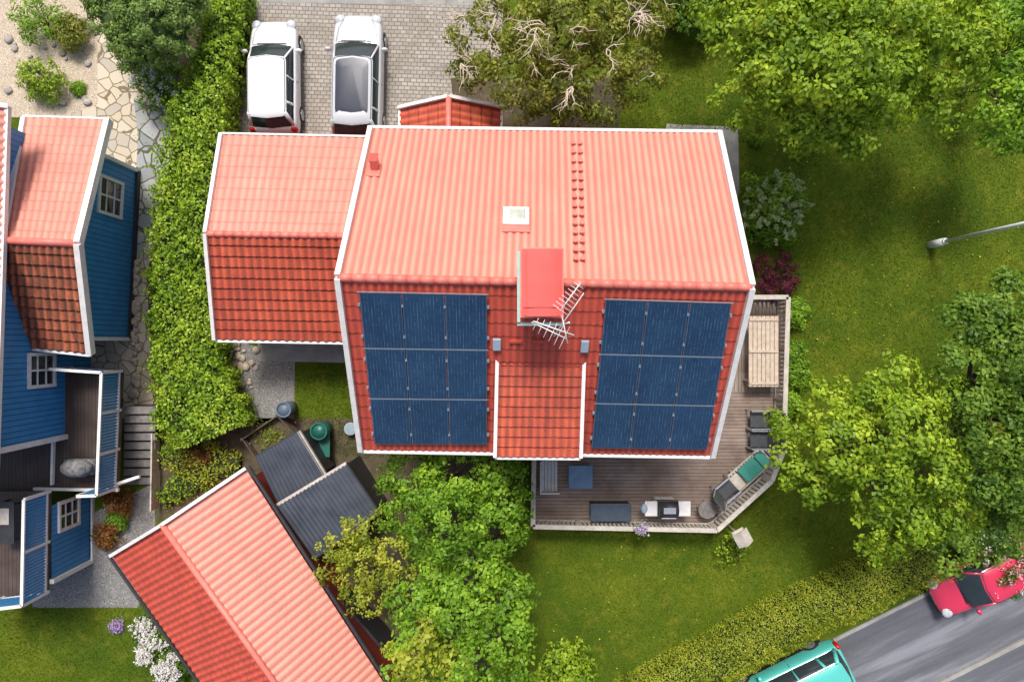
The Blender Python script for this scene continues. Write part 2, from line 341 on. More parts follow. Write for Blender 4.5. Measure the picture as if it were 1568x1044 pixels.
def bush(name,px,py,r,h,mat,size=.09,dens=.6,sub=None,clumpr=.25,low=-.1):
    g=grp(name); c=P(px,py,h*.55); mb=MB()
    for _ in range(7):
        a=random.uniform(0,6.28); limb(mb,(c.x,c.y,0),(c.x+math.cos(a)*r*.55,c.y+math.sin(a)*r*.55,h*.6),.03,.008,n=4)
    mb.out('stems',M['bark'],g,True)
    lob=[((c.x,c.y,h*.45),r*.72)]
    for k in range(6):
        a=k*1.05+random.uniform(-.3,.3); lob.append(((c.x+math.cos(a)*r*.5,c.y+math.sin(a)*r*.5,h*.45+random.uniform(-.1,.15)*h),r*.48))
    p,n,t=crown_pts(lob,size,dens*.7,min(1.,h*.6/r),low,clumpr)
    p[:,2]=np.maximum(p[:,2],.03)
    leaves('leaves',p,n,np.full(len(p),size),t,L[mat],g)
    if sub:
        q=p[p[:,2]>h*.62]; q=q[rng.choice(len(q),min(sub[1],len(q)),False)]
        qq=np.repeat(q,10,0)+rng.normal(0,.04,(len(q)*10,3))+np.array([0,0,.10])
        leaves('blossoms',qq,np.tile([[0,0,1.]],(len(qq),1)),np.full(len(qq),.055),np.full(len(qq),.6),L[sub[0]],g,aspect=.9)
    return g
def hedge(name,path,h,mat,size=.07,per=900,rough=.12,box=False):
    """path: (px,py,halfwidth m) along the hedge top"""
    g=grp(name); pts=[(P(x,y,h),w) for x,y,w in path]; mb=MB(); allp=[];alln=[]
    k=len(pts); dirs=[]
    for i in range(k):
        d=(pts[min(i+1,k-1)][0]-pts[max(i-1,0)][0]); d.z=0; d.normalize(); dirs.append(Vector((-d.y,d.x,0)))
    for i in range(k-1):
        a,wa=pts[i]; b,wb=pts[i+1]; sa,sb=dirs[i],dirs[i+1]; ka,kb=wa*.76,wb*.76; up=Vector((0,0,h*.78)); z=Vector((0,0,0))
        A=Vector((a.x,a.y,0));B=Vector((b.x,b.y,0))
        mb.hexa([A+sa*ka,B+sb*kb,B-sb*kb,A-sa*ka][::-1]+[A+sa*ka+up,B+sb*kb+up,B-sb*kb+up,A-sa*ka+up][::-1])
        ln=(b-a).length; n=int(per*ln*(wa+wb+.9*h))
        t=rng.uniform(0,1,n); 
        c=np.array(A)[None]*(1-t[:,None])+np.array(B)[None]*t[:,None]; s=np.array(sa)[None]*(1-t[:,None])+np.array(sb)[None]*t[:,None]
        w=wa*(1-t)+wb*t
        tot=2*w+1.3*h; u=rng.uniform(-.5,.5,n)*tot
        on=np.abs(u)<w; off=np.where(on,u,np.sign(u)*w); z_=np.where(on,h,h-(np.abs(u)-w)*1.5)
        bump=.45*np.sin(c[:,0]*3.1+off*4.3)+.45*np.sin(c[:,1]*4.7-off*3.7+1.3)+.6*np.sin(c[:,1]*9.1+c[:,0]*7.3+off*8)+.7*np.sin(c[:,1]*15+off*6+2)*np.sin(off*17+c[:,1]*4)
        er=0 if box else (np.abs(off)/w)**3*.28*h
        z2=z_-np.where(on,er,0)*1.0+bump*rough*.8+rng.normal(0,rough*.35,n)
        off2=off*(1+bump*rough*.8)+rng.normal(0,rough*.4,n)
        if not box: off2=np.where(on,off2,off2*(1-.12*(1-z_/h)))
        p=c+s*off2[:,None]; p[:,2]=np.maximum(z2,.03); allp.append(p)
        nn=np.where(on[:,None],np.array([0,0,1.])[None]+s*(off/w)[:,None]*.4,s*np.sign(u)[:,None]+np.array([0,0,.5])); alln.append(nn)
    mb.out('inner_core',M['core'],g)  # solid dark core, the hedge's inner shade painted as its colour
    p=np.concatenate(allp);n=np.concatenate(alln)
    t=.5+.18*np.sin(p[:,0]*2.3+p[:,1]*1.7)*np.sin(p[:,1]*2.9)+.14*np.sin(p[:,0]*11+p[:,1]*13)+.12*np.sin(p[:,0]*17-p[:,1]*21)
    leaves('leaves',p,n,np.full(len(p),size),t,L[mat],g,jit=.6); return g
def tile_roof(name,A,B,C,D,mat,parent,pitch=.22,amp=.03,row=.36,step=.02,under=True):
    """A-B ridge edge, D-C eave edge"""
    A,B,C,D=[np.array(x,float) for x in (A,B,C,D)]; wid=max(np.linalg.norm(B-A),np.linalg.norm(C-D)); ln=np.linalg.norm(D-A)
    nw=max(2,round(wid/pitch)); nr=max(2,round(ln/row)); us=np.linspace(0,1,nw*6+1)
    vs=[];hs=[];gs_=[]
    lap=.7 if step>.02 else (.5 if step>.008 else .0)
    for i in range(nr):
        for fr,gg in ((0.02,lap*.8),(.14,0),(.5,0),(.9,0),(.97,lap)): vs.append((i+fr)/nr); hs.append(step*fr); gs_.append(gg)
        vs.append((i+.995)/nr); hs.append(step*.2); gs_.append(lap)
    vs=np.array(vs);hs=np.array(hs); nr_=np.cross(B-A,D-A); nr_/=np.linalg.norm(nr_)
    if nr_[2]<0: nr_=-nr_
    ph=(us*nw)%1; w0=np.clip(.5+.5*np.cos(2*np.pi*ph),0,1)**1.3; wv=amp*w0
    U,V=np.meshgrid(us,vs); 
    pos=(1-V)[...,None]*((1-U)[...,None]*A+U[...,None]*B)+V[...,None]*((1-U)[...,None]*D+U[...,None]*C)
    cu=np.floor(U*nw).astype(int); cv=np.floor(V*nr).astype(int); jit=rng.normal(0,step*.10,(nr+2,nw+2))[cv,cu]
    pos=pos+nr_*(wv[None,:]+hs[:,None]+jit)[...,None]
    tone=rng.uniform(0,.25 if step>.02 else .06,(nr+2,nw+2))[cv,cu]
    tint=np.clip(((1-w0)**3)[None,:]*.8+np.array(gs_)[:,None]+tone,0,1)
    a,b=U.shape; i=np.arange(a*b).reshape(a,b); idx=np.stack([i[:-1,:-1],i[1:,:-1],i[1:,1:],i[:-1,1:]],-1)
    o=npmesh(name,pos.reshape(-1,3),mat,parent,4,idx=idx,tint=tint)
    if under:
        mb=MB(); mb.slab([A-nr_*.02,B-nr_*.02,C-nr_*.02,D-nr_*.02],.10); mb.out(name+'_boarding',M['white'],parent)
    return o
def gwalls(name,eUL,eUR,rL,rR,eLL,eLR,iu,iv,mat,parent,drop=.16):
    def S(r0,r1,e0,e1,u,v): 
        p=(r0*(1-u)+r1*u)*(1-v)+(e0*(1-u)+e1*u)*v; return Vector((p.x,p.y,p.z-drop))
    a=S(rL,rR,eUL,eUR,iu,1-iv);b=S(rL,rR,eUL,eUR,1-iu,1-iv);c=S(rL,rR,eLL,eLR,1-iu,1-iv);d=S(rL,rR,eLL,eLR,iu,1-iv);l=S(rL,rR,eUL,eUR,iu,0);r=S(rL,rR,eUL,eUR,1-iu,0)
    g=lambda p:Vector((p.x,p.y,-.05)); mb=MB(); v=mb
    mb.quad(g(b),g(a),a,b); mb.quad(g(d),g(c),c,d); mb.ngon([g(a),g(d),d,l,a]); mb.ngon([g(c),g(b),b,r,c]); mb.out(name,mat,parent)
    return a,b,c,d,l,r
def win(c,n,w,h,parent,name='window'):
    """casement window on a wall: c centre, n outward normal"""
    n=Vector(n).normalized(); s=Vector((0,0,1)).cross(n).normalized(); u=Vector((0,0,1)); c=Vector(c)
    fr=MB(); t=.09; 
    for q in (-1,1):
        fr.beam(c+s*q*w/2-u*(h/2+t/2)+n*.03,c+s*q*w/2+u*(h/2+t/2)+n*.03,.1,.09,n)
        fr.beam(c+u*q*h/2-s*(w/2-t/2)+n*.028,c+u*q*h/2+s*(w/2-t/2)+n*.028,t,.085,n)
    fr.beam(c-u*h/2+n*.02,c+u*h/2+n*.02,.06,.06,n)
    for q in (-.17,.17): fr.beam(c+u*h*q-s*w/2+n*.015,c+u*h*q+s*w/2+n*.015,.035,.05,n)
    fr.out(name+'_frame',M['white'],parent)
    MB().quad(c-s*w/2-u*h/2+n*.012,c+s*w/2-u*h/2+n*.012,c+s*w/2+u*h/2+n*.012,c-s*w/2+u*h/2+n*.012).out(name+'_glass',M['glass'],parent)
def sheet(name,pts,z,mat):
    mb=MB(); q=[P(x,y,0) for x,y in pts]; mb.ngon([(p.x,p.y,z) for p in q])
    o=mb.out(name,mat); 
    if o.data.polygons[0].normal.z<0: o.data.flip_normals()
    return o
# ---------------------------------------------------------------- ground
MB().quad((-300,-300,0),(300,-300,0),(300,300,0),(-300,300,0)).out('grass_ground',M['grass'])
sheet('driveway_paving',[(345,-120),(770,-120),(770,20),(760,240),(345,240)],.008,M['paver'])
sheet('upper_street_asphalt',[(300,-400),(1000,-400),(1000,-40),(720,9),(358,4),(300,4)],.014,M['concrete'])
sheet('side_path_paving',[(1020,190),(1130,195),(1132,290),(1100,470),(1020,470)],.008,M['concrete'])
sheet('beige_gravel_bed',[(-400,-200),(170,-200),(165,180),(-400,180)],.008,M['sand'])
sheet('stone_path',[(148,-150),(212,-150),(215,80),(238,150),(262,170),(256,300),(225,420),(236,640),(150,640),(100,480),(100,180),(150,160)],.014,M['slabs'])
sheet('grey_stone_path',[(205,150),(262,172),(262,250),(240,340),(212,400),(206,300),(212,210)],.019,M['slabs_g'])
sheet('gravel_yard',[(50,830),(235,740),(238,800),(212,930),(50,930)],.008,M['gravel'])
sheet('gravel_patch',[(362,520),(452,552),(450,640),(385,650),(345,560)],.008,M['gravel'])
sheet('patio_slab',[(395,520),(560,520),(560,556),(395,552)],.013,M['concrete'])
sheet('planting_bed_soil',[(690,120),(960,120),(945,200),(760,235),(700,200)],.012,M['soil'])
sheet('shed_yard_soil',[(372,640),(600,640),(620,860),(560,900),(370,740)],.008,M['soil'])
sheet('tree_bed_soil',[(590,690),(775,700),(760,1044),(560,1060),(480,880)],.005,M['soil'])
sheet('slope_planting_soil',[(236,660),(390,660),(390,720),(240,800)],.010,M['soil'])
sheet('hedge_soil',[(215,360),(330,360),(395,640),(380,700),(235,700)],.006,M['soil'])
sheet('shrub_bed_soil',[(212,60),(345,-60),(345,260),(262,300),(262,170),(238,150)],.006,M['soil'])
# road
d=(P(1430,905)-P(1290,975)).normalized(); nr=Vector((d.y,-d.x,0)); a0=P(1290,975); b0=P(1568,975)
wd=(b0-a0).dot(nr)
def strip(name,o0,o1,z0,z1,mat):
    p=[a0+d*-90+nr*o0,a0+d*90+nr*o0,a0+d*90+nr*o1,a0+d*-90+nr*o1]
    if z1-z0<.02: 
        o=MB().ngon([(q.x,q.y,z1) for q in p]).out(name,mat)
        if o.data.polygons[0].normal.z<0: o.data.flip_normals()
    else: MB().prism([(q.x,q.y) for q in p],z0,z1).out(name,mat)
strip('road',0,wd,0,.012,M['asphalt'])
strip('kerb',wd,wd+.14,-.02,.11,M['concrete']); strip('pavement',wd+.14,wd+1.5,-.02,.10,M['asphalt']); strip('pavement_edge_kerb',wd+1.5,wd+1.58,-.02,.115,M['concrete'])
strip('verge_kerb',-.12,0,-.02,.06,M['concrete'])
# grass blades
def inpoly(x,y,poly):
    r=np.zeros(len(x),bool); j=len(poly)-1
    for i in range(len(poly)):
        xi,yi=poly[i];xj,yj=poly[j]; c=((yi>y)!=(yj>y))&(x<(xj-xi)*(y-yi)/(yj-yi+1e-9)+xi); r^=c; j=i
    return r
def scat(poly,dens):
    w=[P(x,y) for x,y in poly]; pl=[(p.x,p.y) for p in w]; xs=[p[0] for p in pl];ys=[p[1] for p in pl]
    n=int(dens*(max(xs)-min(xs))*(max(ys)-min(ys))); x=rng.uniform(min(xs),max(xs),n); y=rng.uniform(min(ys),max(ys),n); k=inpoly(x,y,pl); return x[k],y[k]
def blades(name,poly,dens,hgt=.07):
    x,y=scat(poly,dens); n=len(x)
    pos=np.stack([x,y,np.full(n,.01)],1); t=nrm(rng.normal(0,.6,(n,3))+np.array([0,0,.6])); t[:,2]=np.abs(t[:,2]); b=nrm(np.cross(t,rng.normal(0,1,(n,3)))); l=(hgt*rng.uniform(.5,1.4,n))[:,None]
    co=np.empty((n,3,3)); co[:,0]=pos-b*.011; co[:,1]=pos+b*.011; co[:,2]=pos+t*l
    ti=.5+.16*np.sin(x*.9+y*.5)*np.sin(y*1.1)+.1*np.sin(x*3.1+1)*np.sin(y*2.7)+rng.normal(0,.16,n)
    npmesh(name,co.reshape(-1,3),L['blade'],None,3,np.repeat(np.clip(ti,0,1),3))
blades('lawn_grass_blades',[(940,0),(1590,0),(1590,870),(1430,870),(1010,1060),(700,1060),(740,800),(1095,815),(1210,700),(1210,440),(1135,300),(1130,200),(940,200)],420)
blades('neighbour_lawn_blades',[(-20,928),(210,928),(300,1060),(-20,1060)],420)
blades('backyard_lawn_blades',[(450,556),(600,556),(600,700),(520,700),(455,640)],500,.09)
def litter(name,poly,dens,mat,size,z=.02):
    x,y=scat(poly,dens); n=len(x); leaves(name,np.stack([x,y,np.full(n,z)],1),np.tile([[0,0,1.]],(n,1)),np.full(n,size),rng.uniform(.1,.9,n),L[mat],None,jit=.25)
litter('leaf_litter_on_driveway',[(345,0),(760,0),(760,200),(345,200)],3.5,'dry',.05)
litter('leaf_litter_under_tree',[(610,0),(770,0),(770,160),(640,150)],22,'dry',.05,.024)
litter('weeds_along_path',[(205,150),(262,172),(262,250),(240,340),(236,620),(222,620),(212,400),(206,300)],16,'maple',.06,.03)
litter('small_lawn_weeds',[(960,200),(1560,240),(1560,420),(1210,640),(1210,300),(960,100)],3,'bright',.07,.06)
litter('small_lawn_weeds',[(760,820),(1200,760),(1330,880),(1010,1040),(800,1040)],3,'bright',.07,.06)
# ---------------------------------------------------------------- main house
hs=grp('red_roofed_house')
eUL,eUR,rL,rR,eLL,eLR=P(568,198,5),P(1100,205,5),P(518,425,8),P(1150,440,8),P(553,688,5),P(1090,697,5)
tile_roof('upper_roof_slope',rL,rR,eUR,eUL,M['roof_up'],hs,.19,.042,.9,.004)
tile_roof('lower_roof_slope',rL,rR,eLR,eLL,M['roof_lo'],hs,.19,.040,.38,.010)
gwalls('walls',eUL,eUR,rL,rR,eLL,eLR,.04,.09,M['redwall'],hs)
bb=MB(); up=Vector((0,0,.03))
for r,e in ((rL,eUL),(rL,eLL),(rR,eUR),(rR,eLR)): bb.beam(r+up,e+up,.13,.24)
bb.out('bargeboards',M['white'],hs)
gt=MB(); gt.beam(eUL+Vector((0,.06,-.02)),eUR+Vector((0,.06,-.02)),.10,.10); gt.beam(eLL+Vector((0,-.06,-.02)),eLR+Vector((0,-.06,-.02)),.10,.10); gt.out('gutters',M['white'],hs,bevel=.03)
rc=MB(); n=30
for i in range(n):
    a=rL.lerp(rR,i/n+.0005); b=rL.lerp(rR,(i+1)/n); rc.tube([a+Vector((0,0,.0)),b+Vector((0,0,.012))],[.10,.112],10)
rc.out('ridge_cap',M['cap'],hs,True)
nU=(rR-rL).cross(eUL-rL).normalized(); nU=nU if nU.z>0 else -nU
nL=(rR-rL).cross(eLL-rL).normalized(); nL=nL if nL.z>0 else -nL
def RP(px,py,p0,n,off=0):
    C=Vector((0,0,H)); d_=Vector(((px-784)/F,(522-py)/F,-1)); q=p0+n*off; return C+d_*((q-C).dot(n)/d_.dot(n))
def frameplate(px,py,w,l,p0,n,h0,h1,mb):
    c=RP(px,py,p0,n,0); x=(rR-rL).normalized(); y=n.cross(x).normalized()
    mb.hexa([c+x*sx*w/2+y*sy*l/2+n*hh for hh in (h0,h1) for sx,sy in ((-1,-1),(1,-1),(1,1),(-1,1))])
m=MB(); frameplate(790,339,.70,.84,rL,nU,0,.08,m); m.out('roof_hatch_flashing',M['cap'],hs,bevel=.01)
m=MB(); frameplate(790,335,.66,.60,rL,nU,.02,.13,m); m.out('roof_hatch_frame',M['white'],hs,bevel=.02)
m=MB(); frameplate(792,335,.40,.40,rL,nU,.1,.16,m); m.out('roof_hatch_lid',pmat('hatch_glass',(.52,.53,.45),(.36,.38,.33),4,.25),hs,bevel=.04)
m=MB(); frameplate(573,263,.36,.46,rL,nU,0,.07,m); frameplate(575,259,.2,.26,rL,nU,.05,.36,m); m.out('roof_vent',M['cap'],hs,bevel=.02)
m=MB(); frameplate(575,258,.24,.3,rL,nU,.36,.39,m); m.out('roof_vent_lid',M['chim'],hs,bevel=.01)
m=MB()
for i in range(14):
    y=222+i*13.6; x=883+i*.25
    for dx in (-5.5,5.5): frameplate(x+dx,y-1,.09,.09,rL,nU,.02,.10,m)
    frameplate(x-5,y+2.5,.13,.05,rL,nU,.07,.13,m); frameplate(x+5,y+2.5,.13,.05,rL,nU,.07,.13,m)
m.out('roof_ladder_steps',M['cap'],hs,bevel=.01)
# chimney
m=MB()
m.box((.66,1.28,8.2),(.84,1.36,1.6)); m.out('chimney_stack',M['cap'],hs,bevel=.02)
m=MB(); prof=[(-.45+.9*i/10, .035*math.sin(math.pi*i/10)) for i in range(11)]
m.v=[Vector((.66+x,1.28+sy*.74,9.0+z)) for sy in (-1,1) for x,z in prof]; m.f=[(i,i+1,12+i,11+i) for i in range(10)]
m.f+=[tuple(range(10,-1,-1)),tuple(range(11,22))]
for x in (-.36,.36): m.beam((.66+x,.56,9.035),(.66+x,2.0,9.035),.02,.03)
m.beam((.25,.75,9.045),(1.07,.75,9.045),.02,.02)
m.out('chimney_lid',M['chim'],hs)
m=MB(); m.box((.66,1.28,8.96),(.96,1.54,.05)); m.out('chimney_lid_rim',M['cap'],hs,bevel=.01)
m=MB()
m.beam((.15,2.0,8.55),(.15,.42,8.55),.07,.5); m.beam((.115,.38,8.5),(1.14,.38,8.5),.07,.45)
m.beam((.195,2.03,8.5),(1.1,2.03,8.5),.05,.3)
m.out('chimney_flashing',M['teal'],hs)
# dormer strip
A,B,C,D=P(762,528,6.72),P(895,530,6.72),P(889,700,6.3),P(758,699,6.3)
tile_roof('dormer_roof',A,B,C,D,M['tile_lo'],hs,.20,.035,.26,.026)
m=MB()
for p,q in ((A,D),(B,C)): m.beam(p+Vector((0,0,.0)),q+Vector((0,0,.03)),.09,.16)
m.beam(D+Vector((0,-.04,-.05)),C+Vector((0,-.04,-.05)),.07,.09)
m.out('dormer_bargeboards',M['white'],hs)
m=MB(); m.prism([(D.x+.12,D.y+.22),(C.x-.12,C.y+.22),(B.x-.12,B.y),(A.x+.12,A.y)],4.6,6.17); m.out('dormer_walls',M['white'],hs)
win(((D.x+C.x)/2,D.y+.22,5.55),(0,-1,0),1.4,.9,hs,'dormer_window')
m=MB()
for x,y in ((761,524),(895,527)): frameplate(x,y,.2,.34,rL,nL,.06,.14,m)
m.out('dormer_flashing_caps',M['bluegrey'],hs,bevel=.02)
m=MB()
for x,y in ((790,521),(826,521)): frameplate(x,y,.32,.07,rL,nL,.03,.08,m)
m.out('snow_guards',M['roof_lo'],hs)
for y,nn in ((eLL.y+.42,(0,-1,0)),(eUL.y-.42,(0,1,0))):
    for x in (-3,4.2):
        for z in (1.6,4.0): win((x,y if nn[1]<0 else 5.52,z) if nn[1]>0 else (x,-2.72,z),nn,1.1,1.1,hs)
for y in (-1.2,1.4,3.8):
    win((5.29,y,1.6),(1,0,0),1.1,1.1,hs); win((5.25,y,4.3),(1,0,0),1.1,1.1,hs)
# ---- solar panels
M['frame']=pmat('anodised_frame',(.10,.17,.25),(.08,.13,.20),6,.4,metal=.3)
def parray(cs,parent):
    c=[RP(x,y,rL,nL,.13) for x,y in cs]; tl,tr,br,bl=c; n=nL
    S=lambda u,v:(tl*(1-u)+tr*u)*(1-v)+(bl*(1-u)+br*u)*v
    fr=MB(); gl=MB(); rails=MB()
    for i in range(3):
        for v in (.22,.78):
            vv=(i+v)/3; rails.beam(S(-.012,vv)-n*.06,S(1.012,vv)-n*.06,.045,.05,n)
        for j in range(3):
            e=.004; u0,u1,v0,v1=j/3+e,(j+1)/3-e,i/3+e*.8,(i+1)/3-e*.8
            q=[S(u0,v0),S(u1,v0),S(u1,v1),S(u0,v1)]; fr.slab(q,.04)
            e2=.0055; q=[S(u0+e2,v0+e2*.7),S(u1-e2,v0+e2*.7),S(u1-e2,v1-e2*.7),S(u0+e2,v1-e2*.7)]; q=[x+n*.003 for x in q]; gl.quad(*q)
    for i in range(1,3): rails.beam(S(-.01,i/3)-n*.005,S(1.01,i/3)-n*.005,.02,.02,n)
    rails.beam(S(-.01,-.004),S(1.01,-.004),.015,.04,n)
    for i in range(3):
        for v in (.22,.78):
            for u in (-.008,1/3,2/3,1.008): p=S(u,(i+v)/3); rails.beam(p-n*.03-Vector((.025,0,0)),p-n*.03+Vector((.025,0,0)),.06,.08,n)
    fr.out('panel_frames',M['frame'],parent); o=gl.out('panel_glass',M['solar'],parent); rails.out('mounting_rails',M['alu'],parent)
    uv=o.data.uv_layers.new(name='UVMap'); 
    for f in o.data.polygons:
        for li,t in zip(f.loop_indices,((0,1),(1,1),(1,0),(0,0))): uv.data[li].uv=t
    if o.data.polygons[0].normal.z<0: o.data.flip_normals()
parray([(549,448),(746,452),(746,681),(573,680)],grp('solar_panel_array'))
parray([(927,459),(1121,465),(1083,689),(905,686)],grp('solar_panel_array'))
# ---- antenna
an=grp('tv_antenna'); m=MB()
m.tube([(1.18,.38,7.2),(1.18,.38,9.9)],.022,8)
def yagi(p,q,n,l0,l1):
    p=Vector(p);q=Vector(q); m.tube([p,q],.014,6); d_=(q-p).normalized(); s=Vector((-d_.y,d_.x,0)).normalized()
    for i in range(n):
        c=p.lerp(q,(i+.3)/n); l=l0+(l1-l0)*i/n; m.tube([c-s*l,c+s*l],.007,5)
yagi((1.0,.62,9.8),(1.42,1.20,9.85),8,.20,.11)
yagi((1.15,.05,9.5),(.42,.40,9.45),6,.26,.12)
m.tube([(.45,.42,9.5),(1.32,.12,9.5)],.016,6); m.tube([(1.18,-.05,9.5),(1.05,.55,9.6)],.014,6); m.tube([(.9,.1,9.3),(1.5,1.0,9.75)],.012,6)
m.out('mast_and_elements',pmat('pale_antenna_metal',(.75,.75,.74),(.6,.6,.6),6,.5),an,True)
# ---- porch
po=grp('entrance_porch')
pa,pb,pc=P(612,166,2.6),P(687,149,3.55),P(768,165,2.6); bk=5.5
A2=Vector((pb.x,bk,3.55)); 
tile_roof('left_slope',Vector(pb),A2,Vector((pa.x,bk,2.6)),pa,M['tile_lo'],po,.22,.03,.36,.02)
tile_roof('right_slope',Vector(pb),A2,Vector((pc.x,bk,2.6)),pc,M['tile_lo'],po,.22,.03,.36,.02)
m=MB(); m.beam(pa+up,pb+up,.10,.2); m.beam(pb+up,pc+up,.10,.2); m.beam(pa,(pa.x,bk,2.62),.07,.1); m.beam(pc,(pc.x,bk,2.62),.07,.1); m.out('porch_trim',M['white'],po)
MB().tube([pb+Vector((0,0,.03)),A2+Vector((0,0,.03))],.09,8).out('porch_ridge',M['cap'],po,True)
m=MB()
for x in (pa.x+.3,pc.x-.3): m.box((x,pa.y-.35,1.28),(.14,.14,2.5))
m.out('porch_posts',M['white'],po)
# ---- annex garage
ga=grp('garage_annex')
g=[P(340,207,2.6),P(575,212,2.6),P(316,358,3.9),P(545,362,3.9),P(330,519,2.6),P(560,523,2.6)]
tile_roof('upper_slope',g[2],g[3],g[1],g[0],M['tile_up'],ga,.24,.03,.38,.016)
tile_roof('lower_slope',g[2],g[3],g[5],g[4],M['tile_lo'],ga,.25,.05,.33,.035)
gwalls('walls',g[0],g[1],g[2],g[3],g[4],g[5],.06,.1,M['redwall'],ga)
m=MB(); m.beam(g[2]+up,g[0]+up,.11,.22); m.beam(g[2]+up,g[4]+up,.11,.22); m.beam(g[4]+Vector((0,-.06,-.03)),g[5]+Vector((0,-.06,-.03)),.08,.09); m.beam(g[0]+Vector((0,.06,-.03)),g[1]+Vector((0,.06,-.03)),.06,.08); m.out('bargeboards',M['white'],ga)
m=MB()
for i in range(16): a=g[2].lerp(g[3],i/16); b=g[2].lerp(g[3],(i+1)/16); m.tube([a,b],[.09,.105],9)
m.out('ridge_tiles',M['cap'],ga,True)
# ---- lower left outbuilding
ob=grp('red_roofed_outbuilding')
q=dict(r0=P(248,803,3.9),r1=P(535,1204,3.9),l0=P(172,849,2.6),l1=P(439,1228,2.6),e0=P(376,717,2.6),e1=P(628,1107,2.6))
tile_roof('left_slope',q['r0'],q['r1'],q['l1'],q['l0'],M['roof_lo'],ob,.22,.038,.30,.024)
tile_roof('right_slope',q['r0'],q['r1'],q['e1'],q['e0'],M['roof_up'],ob,.24,.030,3.0,.004)
gwalls('walls',q['e0'],q['e1'],q['r0'],q['r1'],q['l0'],q['l1'],.03,.1,M['redwall'],ob)
m=MB(); m.beam(q['l0']+up,q['r0']+up,.10,.2); m.beam(q['r0']+up,q['e0']+up,.10,.2); m.out('bargeboards',M['white'],ob)
m=MB(); o_=Vector((.08,.05,-.02)); m.tube([q['e0']+o_,q['e1']+o_],.06,8); m.tube([q['l0']-o_*1,q['l1']-o_*1],.05,8); m.out('gutters',M['dark'],ob)
MB().tube([q['r0'],q['r1']],.09,10).out('ridge_tiles',M['cap'],ob,True)
# ---- sheds
def shed(name,c,trim):
    g_=grp(name); w=[P(x,y,z) for x,y,z in c]
    tile_roof('corrugated_roof',w[0],w[1],w[2],w[3],M['navy'],g_,.14,.03,3,.0,False)
    ctr=sum(w,Vector())/4; pp=[ctr.lerp(x,.93) for x in w]; MB().prism([(p.x,p.y) for p in pp],0,min(x[2] for x in c)-.12).out('board_walls',M['dark'],g_)
    m=MB()
    for i,j in trim: m.beam(w[i]-Vector((0,0,.06)),w[j]-Vector((0,0,.06)),.10,.14)
    if trim: m.out('edge_boards',M['cream'],g_)
    m=MB()
    for i in range(4):
        if (i,(i+1)%4) not in trim: m.beam(w[i]-Vector((0,0,.07)),w[(i+1)%4]-Vector((0,0,.07)),.06,.14)
    m.out('dark_edge_boards',M['dark'],g_)
shed('garden_shed',[(392,698,2.0),(457,660,2.0),(497,726,1.75),(426,770,1.75)],[(1,2)])
shed('garden_shed',[(424,773,2.15),(530,709,2.15),(582,785,1.85),(482,855,1.85)],[(0,1)])
# ---------------------------------------------------------------- blue neighbour house
bh=grp('blue_timber_house')
X0=-14.8; YT=6.6
tile_roof('wing_upper_slope',P(4,368,4.6),P(120,373,4.6),P(166,184,2.95),P(35,180,2.95),M['tile_up'],bh,.24,.03,.34,.02)
tile_roof('wing_lower_slope',P(4,368,4.6),P(120,373,4.6),P(139,540,2.95),P(16,528,2.95),M['tile_old'],bh,.24,.05,.34,.045)
MB().tube([P(4,368,4.62),P(120,373,4.62)],.11,9).out('wing_ridge_tiles',M['cap'],bh,True)
m=MB(); 
for a,b in ((P(120,373,4.65),P(166,184,3.0)),(P(120,373,4.65),P(139,542,3.0))): m.beam(a,b,.17,.22)
m.beam(P(16,531,2.9),P(139,544,2.9),.09,.1); m.beam(P(35,178,2.9),P(166,182,2.9),.06,.08)
m.beam(P(36,180,3.02),P(4,368,4.66),.14,.08)
m.out('wing_bargeboards',M['white'],bh)
w1,w2=P(212,263,0),P(199,519,0); mid=(w1+w2)/2
m=MB(); m.ngon([w2,w1,(w1.x,w1.y,3.05),(mid.x,mid.y-.1,4.35),(w2.x,w2.y,2.9)])
m.quad((w1.x,w1.y,0),(X0,w1.y+.05,0),(X0,w1.y+.05,3.0),(w1.x,w1.y,3.0)); m.quad((w2.x,w2.y,0),(X0,w2.y,0),(X0,w2.y,2.9),(w2.x,w2.y,2.9)); m.out('wing_walls',M['blue'],bh)
m=MB(); m.beam((w1.x+.02,w1.y,0),(w1.x+.02,w1.y,3.0),.12,.12); m.beam((w2.x+.02,w2.y,0),(w2.x+.02,w2.y,2.85),.12,.12); m.out('wing_corner_boards',M['white'],bh)
nd=(w1-w2).normalized(); nn=Vector((nd.y,-nd.x,0)); nn=nn if nn.x>0 else -nn
pc_=w2.lerp(w1,.79); win((pc_.x,pc_.y,1.6),nn,1.15,1.25,bh,'wing_window')
m=MB(); m.beam(w1+nn*.05+Vector((0,0,.08)),w2+nn*.05+Vector((0,0,.08)),.1,.2); m.out('plinth',M['dark'],bh)
m=MB(); yb=-3.16; m.quad((X0,yb,-.1),(X0,YT-.3,-.1),(X0,YT-.3,4.75),(X0,yb,4.75)); m.quad((X0,yb,-.1),(X0-6,yb,-.1),(X0-6,yb,4.75),(X0,yb,4.75)); m.ngon([(X0,YT-.3,-.1),(X0-6,YT-.3,-.1),(X0-6,YT-.3,4.75),(X0-3,YT-.3,7.0),(X0,YT-.3,4.75)]); m.quad((X0-6,yb,-.1),(X0-6,YT-.3,-.1),(X0-6,YT-.3,4.75),(X0-6,yb,4.75)); m.out('main_walls',M['blue'],bh)
m=MB(); m.beam((X0+.02,yb,1.3),(X0+.02,yb,4.7),.16,.16); m.out('main_corner_board',M['white'],bh)
win((X0,(522-565)/46.2*.985,2.55),(1,0,0),1.0,1.15,bh,'main_window')
ea,eb=Vector((-14.22,YT,4.75)),Vector((-14.56,-3.6,4.75)); ra,rb=Vector((-17.6,YT,7.2)),Vector((-17.9,-3.6,7.2))
